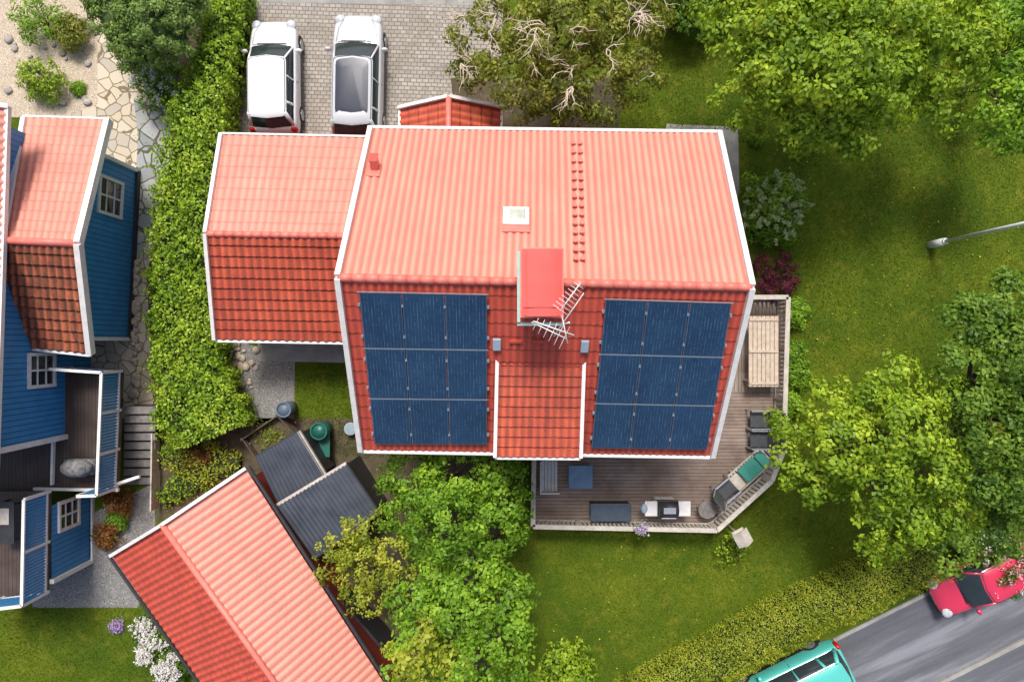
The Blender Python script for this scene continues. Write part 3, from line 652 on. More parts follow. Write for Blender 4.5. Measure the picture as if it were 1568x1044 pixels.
tile_roof('main_right_slope',ra,rb,eb,ea,M['tile_up'],bh,.24,.04,.36,.03)
tile_roof('main_left_slope',ra,rb,eb-Vector((6.6,0,0)),ea-Vector((6.6,0,0)),M['tile_lo'],bh,.24,.04,.36,.03)
m=MB(); m.beam(ea,eb,.12,.14); m.beam(ra,ea,.14,.2); m.beam(rb,eb,.12,.2); m.out('main_eaves',M['white'],bh)
# timber deck with blue railings
nd_=grp('neighbour_deck')
dz=1.4
dk=[P(108,562,dz),P(187,566,dz),P(180,748,dz),P(52,748,dz),P(-60,770,dz),P(-60,560,dz)]
MB().prism([(p.x,p.y) for p in dk],dz-.12,dz).out('deck_floor',M['deckdark'],nd_)
def railing(pts,z0,z1,parent,slat,frame,gap=.13,sw=.07,nm='railing',capw=.09):
    fr=MB(); sl=MB()
    for (a,b) in zip(pts[:-1],pts[1:]):
        a=Vector(a);b=Vector(b); A_=Vector((a.x,a.y,z1));B_=Vector((b.x,b.y,z1)); ln=(B_-A_).length; d_=(B_-A_).normalized()
        fr.beam(A_,B_,capw,.05); dn=Vector((0,0,-(z1-z0)+.12)); fr.beam(A_+dn,B_+dn,.05,.06)
        k=max(1,round(ln/1.5))
        for i in range(k+1): c=A_.lerp(B_,i/k); fr.box((c.x,c.y,(z0+z1)/2-.028),(.085,.085,z1-z0),math.atan2(d_.y,d_.x))
        k=int(ln/gap)
        for i in range(k): c=A_.lerp(B_,(i+.5)/k); sl.box((c.x,c.y,(z0+z1)/2+.03),(sw,.022,z1-z0-.16),math.atan2(d_.y,d_.x))
    fr.out(nm+'_frame',frame,parent); sl.out(nm+'_slats',slat,parent)
railing([P(186,568,dz),P(179,747,dz)],dz,dz+1.1,nd_,M['bluep'],M['white'],.10,.075)
railing([P(110,563,dz),P(186,568,dz)],dz,dz+1.1,nd_,M['bluep'],M['white'],.10,.075,'upper_railing')
railing([P(179,747,dz),P(150,748,dz)],dz,dz+1.1,nd_,M['bluep'],M['white'],.10,.075,'end_railing')
m=MB(); m.beam(P(82,672,dz+.2),P(80,742,dz+.2),.07,.12); m.beam(P(52,748,dz+.1),P(182,750,dz+.1),.09,.1)
p=P(214,729,0); m.beam((p.x,p.y,0),(p.x,p.y,1.45),.1,.1)
p=P(214,729,1.4); m.beam((p.x,p.y,1.4),P(180,740,1.4),.09,.1)
m.out('white_beams',M['white'],nd_)
bz=2.2
lo=[P(75,752,bz),P(72,905,bz),P(36,918,bz),P(-60,925,bz),P(-60,752,bz)]
MB().prism([(p.x,p.y) for p in lo],bz-.12,bz).out('balcony_floor',M['deckdark'],nd_)
railing([P(76,752,bz),P(73,906,bz)],bz,bz+1.15,nd_,M['bluep'],M['white'],.10,.075,'balcony_railing')
railing([P(73,906,bz),P(-60,922,bz)],bz,bz+1.15,nd_,M['bluep'],M['white'],.10,.075,'balcony_end_railing')
c1,c2=P(141,752,0),P(140,858,0); c1.x=c2.x=-14.79
m=MB(); m.quad((c1.x,c1.y,0),(c2.x,c2.y,0),(c2.x,c2.y,bz-.12),(c1.x,c1.y,bz-.12)); m.quad((c2.x,c2.y,0),(c2.x-4,c2.y,0),(c2.x-4,c2.y,bz-.12),(c2.x,c2.y,bz-.12)); m.out('basement_wall',M['blue'],nd_)
m=MB(); m.beam((c2.x+.02,c2.y,0),(c2.x+.02,c2.y,bz-.1),.14,.14); m.beam((c2.x+.08,c2.y,.06),(c1.x+.08,c1.y,.06),.06,.14); m.out('basement_trim',M['white'],nd_)
win((c1.x,-5.75,1.25),(1,0,0),.9,1.0,nd_,'basement_window')
cg=grp('covered_barbecue'); p=P(112,718,dz+.8); m=MB(); m.ball((p.x,p.y,dz+.62),(.52,.30,.3),18,10); m.ball((p.x+.22,p.y-.02,dz+.66),(.22,.27,.34),14,8); m.prism([(p.x-.46,p.y-.24),(p.x+.44,p.y-.24),(p.x+.44,p.y+.24),(p.x-.46,p.y+.24)],dz+.02,dz+.55)
m.out('fabric_cover',pmat('grey_cover',(.26,.25,.25),(.10,.10,.10),7,.8,.6,10),cg,True)
bt=grp('balcony_table'); p=P(5,800,bz+.7); m=MB(); m.box((p.x,p.y,bz+.7),(.7,1.3,.05))
for sx in (-.3,.3):
    for sy in (-.55,.55): m.box((p.x+sx,p.y+sy,bz+.34),(.05,.05,.66))
m.out('table_frame',M['dark'],bt); MB().box((p.x,p.y+.2,bz+.735),(.4,.5,.015)).out('table_runner',M['cream'],bt)
# garden steps
gs=grp('garden_steps'); m=MB(); st=MB()
greywood=pmat('weathered_grey_wood',(.24,.225,.215),(.13,.12,.115),6,.8,.2)
for i in range(9):
    a=P(190,628+i*13.5,.9-.1*i); b=P(238,628+i*13.5,.9-.1*i); z=.92-.1*i
    m.beam((a.x,a.y,z-.03),(b.x,b.y,z-.03),.25,.05); st.box(((a.x+b.x)/2,a.y,(z-.06)/2),(b.x-a.x-.1,.25,z-.07))
m.out('treads',greywood,gs,bevel=.008); st.out('risers',M['darkwood'],gs)
ef=grp('boundary_edging'); m=MB(); m.beam(P(238,662,.4),P(236,780,.4),.05,.5); m.out('edging_board',M['cream'],ef)
sb=grp('stone_border'); m=MB()
for i in range(60):
    t=random.random(); y=395+t*215; x=207+random.uniform(-5,5)
    p=P(x,y,.08); s=random.uniform(.07,.16); m.ball(p,(s,s*random.uniform(.7,1.2),s*.6),7,5)
m.out('stones',M['sand'],sb,True)
gr=grp('garden_rocks'); m=MB()
for x,y in ((25,75),(45,95),(78,68),(100,85),(125,30),(130,150),(95,150),(20,135),(15,60),(140,100)):
    for _k in range(2):
        p=P(x+random.uniform(-9,9),y+random.uniform(-9,9),.04); s=random.uniform(.06,.17); m.ball(p,(s,s*random.uniform(.7,1.2),s*.5),7,5)
m.out('rocks',pmat('garden_stone',(.46,.42,.37),(.30,.27,.24),6,.9,.4,15),gr,True)
# ---------------------------------------------------------------- main deck
de=grp('timber_deck'); z=.45
pl=[P(1020,452,z),P(1206,452,z),P(1199,690,z),P(1183,735,z),P(1098,812,z),P(818,806,z),P(818,640,z),P(1020,640,z)]
split=P(1100,600,z).y
xr=P(1200,600,z).x
MB().prism([(p.x,p.y) for p in [pl[0],pl[1],Vector((xr,split,z)),Vector((pl[0].x,split,z))]],.2,z).out('side_boards',M['deckx'],de)
MB().prism([(p.x,p.y) for p in [Vector((pl[0].x-5,split-.005,z)),Vector((xr,split-.005,z)),pl[2],pl[3],pl[4],pl[5],Vector((pl[5].x,split-.005,z))]],.2,z-.003).out('front_boards',M['deck'],de)
rt=z+.95
railing([P(1143,455,rt),P(1207,455,rt),P(1200,690,rt),P(1182,736,rt),P(1098,812,rt),P(816,806,rt),P(818,690,rt)],z,rt,de,M['cream'],M['cream'],.14,.09,'railing',.15)
def furn(name): return grp(name)
t=furn('slatted_garden_table'); a=P(1146,484,z+.72);b=P(1192,592,z+.72); m=MB(); n=7; w=(b.x-a.x)
for i in range(n): x=a.x+(i+.5)*w/n; m.box((x,(a.y+b.y)/2,z+.72),(w/n-.015,a.y-b.y,.04))
for y in (a.y-.12,(a.y+b.y)/2,b.y+.12): m.box(((a.x+b.x)/2,y,z+.765),(w-.04,.09,.035))
for sx in (a.x+.08,b.x-.08):
    for y in (a.y-.2,b.y+.2): m.box((sx,y,z+.35),(.08,.08,.7))
m.out('table',pmat('pale_teak',(.60,.50,.40),(.44,.35,.27),6,.7,.2),t,bevel=.006)
def chair(name,px,py,rz,fab,w=.6,hz=.42,back=.75,length=.6):
    p=P(px,py,z+hz); g_=grp(name,(p.x,p.y,z),rz); m=MB()
    for sx in (-1,1):
        m.tube([(sx*w/2,-length/2,0),(sx*w/2,-length/2,hz+.22),(sx*w/2,length/2,hz+.2),(sx*w/2,length/2+.25,hz+back-.1)],.022,6); m.tube([(sx*w/2,length/2,0),(sx*w/2,length/2,hz+.2)],.02,6); m.box((sx*w/2,0,hz+.235),(.06,length,.03))
    m.out('frame',M['alu'],g_)
    m=MB(); m.hexa([(-w/2+.03,-length/2,hz-.04),(w/2-.03,-length/2,hz-.04),(w/2-.03,length/2,hz-.06),(-w/2+.03,length/2,hz-.06),(-w/2+.03,-length/2,hz+.03),(w/2-.03,-length/2,hz+.03),(w/2-.03,length/2,hz+.01),(-w/2+.03,length/2,hz+.01)])
    m.hexa([(-w/2+.03,length/2,hz),(w/2-.03,length/2,hz),(w/2-.03,length/2+.06,hz),(-w/2+.03,length/2+.06,hz),(-w/2+.03,length/2+.27,hz+back),(w/2-.03,length/2+.27,hz+back),(w/2-.03,length/2+.33,hz+back),(-w/2+.03,length/2+.33,hz+back)])
    m.out('seat_and_back',fab,g_,bevel=.02); return g_
fabd=pmat('dark_sling_fabric',(.04,.045,.05),(.065,.07,.075),10,.8)
fabg=pmat('green_cushion',(.05,.27,.21),(.06,.33,.27),4,.85)
chair('patio_chair',1162,642,-1.57,fabd,.62); chair('patio_chair',1162,672,-1.57,fabd,.62)
p=P(1152,716,z+.35); lg=grp('sun_lounger',(p.x,p.y,z),math.radians(-48)); m=MB()
for sx in (-.33,.33): m.beam((sx,-.85,.3),(sx,.75,.3),.05,.05); m.box((sx,-.6,.14),(.05,.05,.28)); m.box((sx,.5,.14),(.05,.05,.28))
for i in range(14): m.box((0,-.8+i*.12,.31),(.62,.07,.025))
m.out('lounger_frame',M['cream'],lg); m=MB(); m.box((0,-.1,.37),(.56,.7,.09)); m.box((0,.43,.40),(.56,.3,.09)); m.out('cushion',fabg,lg,bevel=.03)
m=MB(); m.box((0,-.70,.40),(.54,.36,.13)); m.out('pillow',M['cream'],lg,bevel=.05)
chair('patio_chair',1112,748,math.radians(130),fabd,.6)
cb=grp('garden_bench'); a=P(826,706,z+.45); m=MB(); 
for i in range(5): m.box((a.x+.12+i*.11,a.y-.5,z+.42),(.095,1.05,.03))
m.box((a.x+.34,a.y-1.04,z+.55),(.66,.06,.3)); m.box((a.x+.03,a.y-.5,z+.62),(.05,1.1,.4))
for sx in (.08,.58):
    for sy in (-.05,-.98): m.box((a.x+sx,a.y+sy,z+.2),(.06,.06,.4))
m.out('bench_boards',pmat('grey_white_wood',(.62,.63,.62),(.48,.50,.50),5,.7),cb,bevel=.006)
t=furn('square_side_table'); p=P(889,730,z+.5); m=MB(); m.box((p.x,p.y,z+.5),(.82,.8,.05)); m.out('table_top',pmat('blue_table_top',(.15,.27,.40),(.10,.20,.32),4,.5),t,bevel=.05)
m=MB()
for sx in (-.3,.3):
    for sy in (-.3,.3): m.box((p.x+sx,p.y+sy,z+.24),(.05,.05,.47))
m.out('legs',M['black'],t)
t=furn('cushion_storage_box'); p=P(935,784,z+.5); m=MB(); m.box((p.x,p.y,z+.25),(1.32,.54,.5)); m.out('box_body',M['black'],t,bevel=.02)
m=MB(); m.box((p.x,p.y,z+.53),(1.38,.6,.06)); m.out('box_lid',pmat('navy_lid',(.06,.085,.12),(.04,.06,.09),5,.5),t,bevel=.025)
t=furn('gas_barbecue_grill'); p=P(1023,779,z+.9); m=MB(); zz=z+.85
for sx in (-1,1): m.box((p.x+sx*.55,p.y,zz),(.42,.5,.05))
m.box((p.x,p.y,z+.4),(.66,.46,.7)); m.out('side_shelves_and_cabinet',M['white'],t,bevel=.02)
m=MB(); m.box((p.x,p.y,zz-.02),(.70,.56,.16)); m.out('fire_box',M['black'],t,bevel=.02)
m=MB(); 
n0=12; pv=[]
for sx in (-.31,.31):
    for i in range(n0): a_=math.pi*i/(n0-1); pv.append(Vector((p.x+sx,p.y+.25*math.cos(a_),zz+.06+.24*math.sin(a_))))
m.v=pv; m.f=[(i,i+1,n0+i+1,n0+i) for i in range(n0-1)]+[tuple(range(n0)),tuple(range(2*n0-1,n0-1,-1))]; m.out('hood',M['dark'],t,True)
m=MB(); m.tube([(p.x-.24,p.y-.28,zz+.17),(p.x+.24,p.y-.28,zz+.17)],.02,8); m.box((p.x,p.y,zz+.31),(.4,.2,.015)); m.out('handle_and_badge',M['alu'],t)
m=MB(); m.ball((p.x-.78,p.y,zz-.02),(.12,.18,.12),10,7); m.out('folded_side_cover',M['bluegrey'],t,True)
t=furn('round_stool'); p=P(1083,780,z+.45); m=MB(); m.cyl((p.x,p.y,z+.42),.31,.05,24)
for a_ in range(4): m.tube([(p.x+.12*math.cos(a_*1.57),p.y+.12*math.sin(a_*1.57),z+.42),(p.x+.24*math.cos(a_*1.57),p.y+.24*math.sin(a_*1.57),z)],.02,6)
m.out('stool',greywood,t,bevel=.01)
fp=grp('flower_pot'); p=P(981,806,rt); m=MB(); m.cyl((p.x,p.y-.05,rt-.2),.10,.2,16,.14); m.out('pot',M['cap'],fp)
q_=np.array([p.x,p.y-.05,rt+.1])+rng.normal(0,.09,(260,3)); leaves('petals',q_,np.tile([[0,0,1.]],(260,1)),np.full(260,.06),np.full(260,.6),L['lilac'],fp,aspect=.9)
q_=np.array([p.x,p.y-.05,rt+.02])+rng.normal(0,.10,(200,3)); leaves('pot_leaves',q_,np.tile([[0,0,1.]],(200,1)),np.full(200,.07),np.full(200,.4),L['maple'],fp)
bf=grp('bird_house'); p=P(1136,822,1.4); m=MB(); m.tube([(p.x,p.y,0),(p.x,p.y,1.2)],.035,7); m.box((p.x,p.y,1.2),(.42,.42,.04),.5); m.box((p.x,p.y,1.36),(.26,.26,.3),.5); m.out('post_and_box',M['cream'],bf)
m=MB(); R=Matrix.Rotation(.5,3,'Z'); c=Vector((p.x,p.y,0))
for s_ in (-1,1): m.slab([c+R@Vector((0,-.25,1.68)),c+R@Vector((0,.25,1.68)),c+R@Vector((s_*.27,.25,1.48)),c+R@Vector((s_*.27,-.25,1.48))],.02)
m.out('roof',M['cream'],bf)
# ---------------------------------------------------------------- back yard bits
cp=grp('compost_bin'); m=MB(); a=P(372,672,.7);b=P(425,636,.7);c=P(452,664,.7);e=P(395,704,.7)
for p,q2 in ((a,b),(b,c),(c,e),(e,a)):
    for k in range(5): m.beam((p.x,p.y,.1+k*.15),(q2.x,q2.y,.1+k*.15),.04,.11)
for p in (a,b,c,e): m.beam((p.x,p.y,0),(p.x,p.y,.8),.09,.09)
m.out('boards',M['darkwood'],cp); mm=MB(); cc_=(a+b+c+e)/4; mm.prism([((p.x-cc_.x)*.94+cc_.x,(p.y-cc_.y)*.94+cc_.y) for p in (a,b,c,e)],0,.45); mm.out('compost',M['soil'],cp)
pp=np.array([cc_.x,cc_.y,.48])+rng.normal(0,1,(500,3))*np.array([.28,.22,.05]); leaves('garden_waste',pp,np.tile([[0,0,1.]],(500,1)),np.full(500,.09),np.full(500,.4),L['olive'],cp)
def barrel(name,px,py,r,h,mat,lid=True):
    g_=grp(name); p=P(px,py,h); m=MB(); m.tube([(p.x,p.y,0),(p.x,p.y,h*.3),(p.x,p.y,h*.5),(p.x,p.y,h*.97)],[r*.85,r*.97,r,r*.95],22); m.out('body',mat,g_,True)
    m=MB(); 
    for i in range(24): a_=2*math.pi*i/24; a2=2*math.pi*(i+1)/24; m.beam((p.x+r*math.cos(a_),p.y+r*math.sin(a_),h),(p.x+r*math.cos(a2),p.y+r*math.sin(a2),h),.05,.05)
    m.out('rim',mat,g_); return g_
green=pmat('green_plastic',(.02,.14,.11),(.015,.10,.08),4,.4)
barrel('water_barrel',434,627,.24,.9,pmat('grey_barrel_plastic',(.12,.17,.22),(.09,.13,.17),5,.5))
barrel('garden_waste_bin',488,660,.27,.95,green)
wt=grp('wheelbarrow'); p=P(492,680,.5); m=MB(); m.hexa([(p.x-.2,p.y-.3,.3),(p.x+.2,p.y-.3,.3),(p.x+.2,p.y+.25,.3),(p.x-.2,p.y+.25,.3),(p.x-.32,p.y-.42,.6),(p.x+.32,p.y-.42,.6),(p.x+.32,p.y+.4,.6),(p.x-.32,p.y+.4,.6)]); m.out('tray',green,wt)
m=MB(); m.tube([(p.x-.2,p.y+.5,.2),(p.x-.25,p.y-.9,.55)],.02,6); m.tube([(p.x+.2,p.y+.5,.2),(p.x+.25,p.y-.9,.55)],.02,6); m.tube([(p.x-.05,p.y+.5,.2),(p.x+.05,p.y+.5,.2)],.2,14); m.out('handles_and_wheel',M['black'],wt)
gl=grp('metal_tub'); p=P(537,656,.3); m=MB(); m.tube([(p.x,p.y,0),(p.x,p.y,.35)],[.17,.22],20); m.out('tub',M['bluegrey'],gl); m=MB(); m.cyl((p.x,p.y,.352),.19,.01,20); m.out('water',pmat('pale_water',(.3,.38,.42),(.25,.33,.38),3,.1),gl)
rk=grp('rock_pile'); m=MB()
for i in range(34):
    p=P(random.uniform(352,392),random.uniform(525,595),.1); s=random.uniform(.06,.17); m.ball((p.x,p.y,s*.4),(s,s*random.uniform(.6,1.2),s*.6),7,5)
m.out('rocks',M['sand'],rk)
fc=grp('dark_board_fence'); m=MB(); a=P(492,885,1.4);b=P(602,1010,1.4); n=40
for i in range(n): p=a.lerp(b,(i+.5)/n); m.box((p.x,p.y,.7),(.1,.03,1.4),math.atan2((b-a).y,(b-a).x))
m.beam((a.x,a.y,1.42),(b.x,b.y,1.42),.09,.04); m.out('boards',M['dark'],fc)
# ---------------------------------------------------------------- street lamp
sl=grp('street_lamp'); p=P(1424,375,0); m=MB(); m.tube([(p.x,p.y,0),(p.x,p.y,.85)],[.135,.125],16); m.tube([(p.x,p.y,.85),(p.x,p.y,.9)],[.125,.07],16); m.tube([(p.x,p.y,.9),(p.x,p.y,6)],[.068,.045],12)
m.tube([(p.x,p.y,6),(p.x+.1,p.y,6.25),(p.x+.5,p.y,6.35)],.035,8); m.out('post',pmat('galvanised_post',(.85,.85,.85),(.74,.74,.74),7,.6),sl,True)
MB().hexa([(p.x+.45,p.y-.12,6.3),(p.x+1.1,p.y-.1,6.33),(p.x+1.1,p.y+.1,6.33),(p.x+.45,p.y+.12,6.3),(p.x+.45,p.y-.1,6.42),(p.x+1.1,p.y-.06,6.38),(p.x+1.1,p.y+.06,6.38),(p.x+.45,p.y+.1,6.42)]).out('lamp_head',M['alu'],sl,bevel=.02)
# ---------------------------------------------------------------- cars
def paint(name,c): return pmat(name,c,tuple(x*.94 for x in c),2,.22,coat=.8)
tail=pmat('red_tail_lamp',(.5,.01,.01),(.4,.01,.01),5,.2); lampm=pmat('head_lamp_glass',(.6,.62,.65),(.4,.42,.45),9,.1)
def car(name,loc,rz,Ln,W,Ht,pm,roofm=None,bulk=1.0):
    g_=grp(name,(loc[0],loc[1],0),rz); hl=Ln/2; hw=W/2; belt=Ht*.62
    st=[(-1.0,.80,.46,.72),(-.985,.90,.30,.93),(-.92,.97,.24,1.0),(-.7,1.0,.2,1.02),(-.35,1.0,.2,1.0),(0,1.0,.2,.98),(.32,1.0,.2,.97),(.5,.995,.2,.95),(.72,.98,.2,.87),(.88,.93,.22,.80),(.965,.80,.28,.70),(1.0,.62,.42,.58)]
    m=MB(); K=None
    for y,w,zb,zt in st:
        w*=hw; zt*=belt; zb=zb; y*=hl
        half=[(w*.86,zb),(w*.98,zb+.08),(w,zb+(zt-zb)*.45),(w*.975,zt-.09*belt),(w*.90,zt),(w*.55,zt+.025),(0,zt+.035)]
        ring=[(x,y,zz_) for x,zz_ in half]+[(-x,y,zz_) for x,zz_ in half[-2::-1]]; K=len(ring); m.v+=[Vector(r_) for r_ in ring]
    for i in range(len(st)-1):
        for k in range(K): k2=(k+1)%K; m.f.append((i*K+k,i*K+k2,(i+1)*K+k2,(i+1)*K+k))
    m.f.append(tuple(range(K-1,-1,-1))[::-1]); m.f.append(tuple((len(st)-1)*K+k for k in range(K))[::-1])
    m.out('body',pm,g_,True,sub=2)
    yb0,yb1=-.93*hl,.50*hl; yt0,yt1=-.80*hl,.17*hl; wb,wt_=.88*hw,.74*hw; zb,zt=belt*.97,Ht-.03
    def ring(y0,y1,w,z_,c=.12,bow=.06):
        o=[]; 
        for (sx,sy) in ((1,1),(-1,1),(-1,-1),(1,-1)):
            yy=y1 if sy>0 else y0
            pts=[(sx*w,yy-sy*c*1.6),(sx*(w-.02),yy-sy*c*.5),(sx*(w-c),yy)] if (sx*sy)>0 else [(sx*(w-c),yy),(sx*(w-.02),yy-sy*c*.5),(sx*w,yy-sy*c*1.6)]
            o+=pts
            if sx*sy>0: o.append((0,yy+sy*bow))
        return [Vector((x,y,z_)) for x,y in o]
    R0,R1=ring(yb0,yb1,wb,zb),ring(yt0,yt1,wt_,zt); k=len(R0); m=MB(); m.v=R0+R1
    for i in range(k): j=(i+1)%k; m.f.append((i,j,k+j,k+i))
    m.f.append(tuple(k+i for i in range(k))); m.out('windows',M['glass'],g_,True)
    Ra=ring(yt0-.06,yt1+.05,wt_+.03,zt-.04); Rb=ring(yt0,yt1-.02,wt_-.03,zt+.012); Rc=ring(yt0+.25,yt1-.25,wt_-.25,zt+.035,.08,.03); m=MB(); m.v=Ra+Rb+Rc
    for a_ in (0,k):
        for i in range(k): j=(i+1)%k; m.f.append((a_+i,a_+j,a_+k+j,a_+k+i))
    m.f.append(tuple(2*k+i for i in range(k))); m.out('roof',pm,g_,True)
    if roofm:
        Rb=ring(yt0+.22,yt1-.06,wt_-.10,zt+.022); Rc=ring(yt0+.40,yt1-.3,wt_-.28,zt+.045,.08,.03); m=MB(); m.v=Rb+Rc
        for i in range(k): j=(i+1)%k; m.f.append((i,j,k+j,k+i))
        m.f.append(tuple(k+i for i in range(k))); m.out('panoramic_roof',roofm,g_,True)
    m=MB()
    for s_ in (-1,1):
        m.tube([(s_*(wb-.03),yb1-.06,zb-.02),(s_*(wt_-.03),yt1-.03,zt-.02)],.036,6); m.tube([(s_*(wb-.04),yb0+.10,zb-.02),(s_*(wt_-.03),yt0+.06,zt-.02)],.075,6)
        m.beam((s_*(wb+.004),-.12*hl,zb),(s_*(wt_+.004),-.12*hl,zt-.02),.05,.02,(1,0,0)); m.beam((s_*(wb+.004),-.55*hl,zb),(s_*(wt_+.004),-.58*hl,zt-.02),.09,.02,(1,0,0))
    m.out('pillars',pm,g_,True)
    m=MB()
    for s_ in (-1,1): m.ball((s_*(hw+.09),.40*hl,belt+.0),(.12,.075,.085),10,7)
    m.out('mirrors',pm,g_,True)
    m=MB()
    for s_ in (-1,1):
        m.beam((s_*(hw*.985),-.8*hl,.33),(s_*(hw*.985),.75*hl,.33),.03,.14)
        m.tube([(s_*.1,yb1+.05,zb+.035),(s_*.1-.5,yb1-.0,zb+.10)],.012,5)
        for yy in (-.12*hl,.42*hl): m.beam((s_*(hw*.99),yy,.38),(s_*(hw*.975),yy,belt*.93),.012,.012,(0,1,0))
        m.tube([(s_*hw*.80,.52*hl,belt*.98),(s_*hw*.72,.75*hl,belt*.91),(s_*hw*.55,.90*hl,belt*.83)],.006,4)
    m.beam((-hw*.72,.985*hl,.36),(hw*.72,.985*hl,.36),.06,.16); m.beam((-hw*.8,-.99*hl,.36),(hw*.8,-.99*hl,.36),.06,.16)
    m.box((0,.535*hl,belt*.965+.0),(1.2*hw,.05,.02)); m.out('dark_trim',M['black'],g_)
    m=MB()
    for s_ in (-1,1): m.ball((s_*hw*.70,.90*hl,.66*belt+.06),(.19,.20,.10),12,8)
    m.out('head_lamps',lampm,g_,True)
    m=MB()
    for s_ in (-1,1): m.ball((s_*hw*.84,-.955*hl,.80*belt),(.13,.10,.20),10,8)
    m.out('tail_lamps',tail,g_,True)
    m=MB(); m.box((0,-hl*1.005,.55),(.5,.02,.12)); m.box((0,hl*.995,.42),(.5,.02,.11)); m.out('number_plates',M['white'],g_)
    ty=MB(); rim=MB()
    for s_ in (-1,1):
        for yy in (-.62*hl,.64*hl):
            ty.tube([(s_*(hw-.2),yy,.31),(s_*(hw-.02),yy,.31),(s_*(hw+.005),yy,.31)],[.31,.31,.27],22); rim.tube([(s_*(hw-.05),yy,.31),(s_*(hw+.012),yy,.31)],[.2,.19],14)
    ty.out('tyres',M['rubber'],g_,True); rim.out('rims',M['alu'],g_); return g_
wp=paint('white_car_paint',(.78,.79,.80)); 
car('parked_car',(-8.12,9.02),0.01,3.85,1.66,1.5,wp)
car('parked_car',(-5.28,8.98),-.015,4.35,1.74,1.5,paint('silver_car_paint',(.55,.57,.60)),pmat('panoramic_glass',(.02,.025,.05),(.025,.035,.06),2,.3,spec=.3))
ra_=math.atan2(d.y,d.x)
p=P(1200,1040,0); car('parked_car',(p.x,p.y),ra_+math.pi/2,4.2,1.72,1.55,paint('turquoise_car_paint',(.10,.52,.47)))
p=P(1484,874,0); car('parked_car',(p.x,p.y),ra_+math.pi/2,3.5,1.55,1.4,paint('red_car_paint',(.62,.035,.09)))
# ---------------------------------------------------------------- vegetation
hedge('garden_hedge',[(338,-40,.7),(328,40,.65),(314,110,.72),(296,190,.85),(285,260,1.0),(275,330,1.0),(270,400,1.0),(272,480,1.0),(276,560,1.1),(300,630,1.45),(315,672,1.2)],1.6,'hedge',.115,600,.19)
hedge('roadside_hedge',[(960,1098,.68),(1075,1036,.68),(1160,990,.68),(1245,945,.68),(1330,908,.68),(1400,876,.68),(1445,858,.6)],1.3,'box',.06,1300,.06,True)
tree('garden_tree',(835,115),[(745,60,4,1.0),(725,95,3.6,.7),(800,105,4.6,1.1),(860,50,5,1.2),(905,125,4.4,1.1),(955,60,4.4,1.1),(835,145,4,.9),(785,25,4.4,1.0),(930,5,4.4,1.1),(975,115,3.8,.75),(985,20,4,.8),(860,-40,4.5,1.2),(800,165,3.6,.5),(890,165,3.6,.5)],'olive',.12,.38,.15,twigs=34,clumpr=.3)
tree('maple_tree',(1250,120),[(1120,55,4.6,.85),(1160,20,4.8,.9),(1190,100,5.4,1.1),(1150,150,4.6,.85),(1230,40,5.8,1.1),(1290,95,6.2,1.2),(1260,180,5,.95),(1320,190,5,.85),(1350,130,5.8,1.0),(1370,45,6,1.1),(1440,90,5.4,1.0),(1440,160,4.8,.75),(1490,70,5,.8),(1200,195,4.4,.7),(1410,0,5.2,1.0),(1310,-10,5.6,1.1),(1230,-40,5.2,1.0),(1470,10,5,.8),(1100,5,4.4,.6)],'bright',.15,.46,.2)
tree('maple_tree',(1470,140),[(1545,165,4.2,.75),(1575,120,4.4,.8),(1530,205,3.8,.5),(1580,200,4,.7),(1550,30,3.4,.8)],'maple',.14,.5,.14)
tree('birch_tree',(1300,680),[(1215,655,4,.55),(1205,715,4,.55),(1245,735,4.2,.55),(1265,625,4.4,.75),(1300,680,5,.85),(1335,620,4.8,.7),(1375,590,4.6,.75),(1350,730,5,.85),(1390,660,5.4,.9),(1420,720,5.2,.9),(1350,790,4.4,.6),(1400,800,4.4,.8),(1450,780,4.6,.7),(1430,610,4.6,.7),(1345,840,3.6,.45),(1290,735,4,.4)],'bright',.155,.42,.15)
tree('oak_tree',(1400,620),[(1500,500,4.8,.85),(1545,460,4.8,.75),(1550,550,5.4,1.0),(1490,580,5,.85),(1520,650,5.6,1.0),(1500,720,5,.9),(1560,740,5,1.0),(1480,640,4.8,.7),(1540,810,4,.8),(1470,840,3.8,.7),(1600,650,5.2,1.1),(1600,500,5.0,1.0)],'deep',.14,.52,.2)
tree('linden_tree',(700,735),[(635,728,3.4,.9),(700,722,3.8,1.05),(765,742,3.6,.85),(622,790,3.2,.75),(685,790,4.1,1.1),(755,800,3.5,.95),(645,838,3,.65),(710,842,3.3,.7),(785,812,3,.5)],'maple',.13,.5,.15,clumpr=.26,ncl=46)
tree('maple_tree',(700,900),[(665,885,3.2,.75),(730,880,3.6,.8),(775,920,3.4,.8),(640,930,3.4,.75),(700,945,4.0,.95),(770,975,3.6,.85),(640,1000,3.8,.85),(710,1020,4.0,.9),(780,1030,3.2,.65),(620,1050,3.4,.8),(690,1080,3.6,.9)],'maple',.15,.42,.14)
tree('yellow_green_tree',(640,985),[(650,1000,4.6,.65),(620,1020,4.4,.55),(690,1015,4.5,.5)],'yellow',.17,.35,.06)
tree('birch_tree',(555,830),[(520,825,3,.7),(560,810,3.2,.7),(505,865,2.8,.6),(560,865,3.4,.8),(600,850,3.2,.7),(560,920,2.8,.6),(605,905,3,.7),(540,890,2.8,.5)],'yellow',.11,.36,.08,clumpr=.26)
bush('round_shrub',865,1030,1.15,1.8,'bright',.13,.5)
bush('round_shrub',60,122,.78,1.0,'bright',.10,.4)
bush('round_shrub',55,25,1.0,1.2,'maple',.10,.3); bush('rusty_shrub',105,50,.6,.9,'olive',.09,.4)
bush('small_shrub',118,135,.22,.3,'maple',.06,.3)
bush('white_flowering_shrub',243,130,.9,1.3,'maple',.10,.6,('white',60))
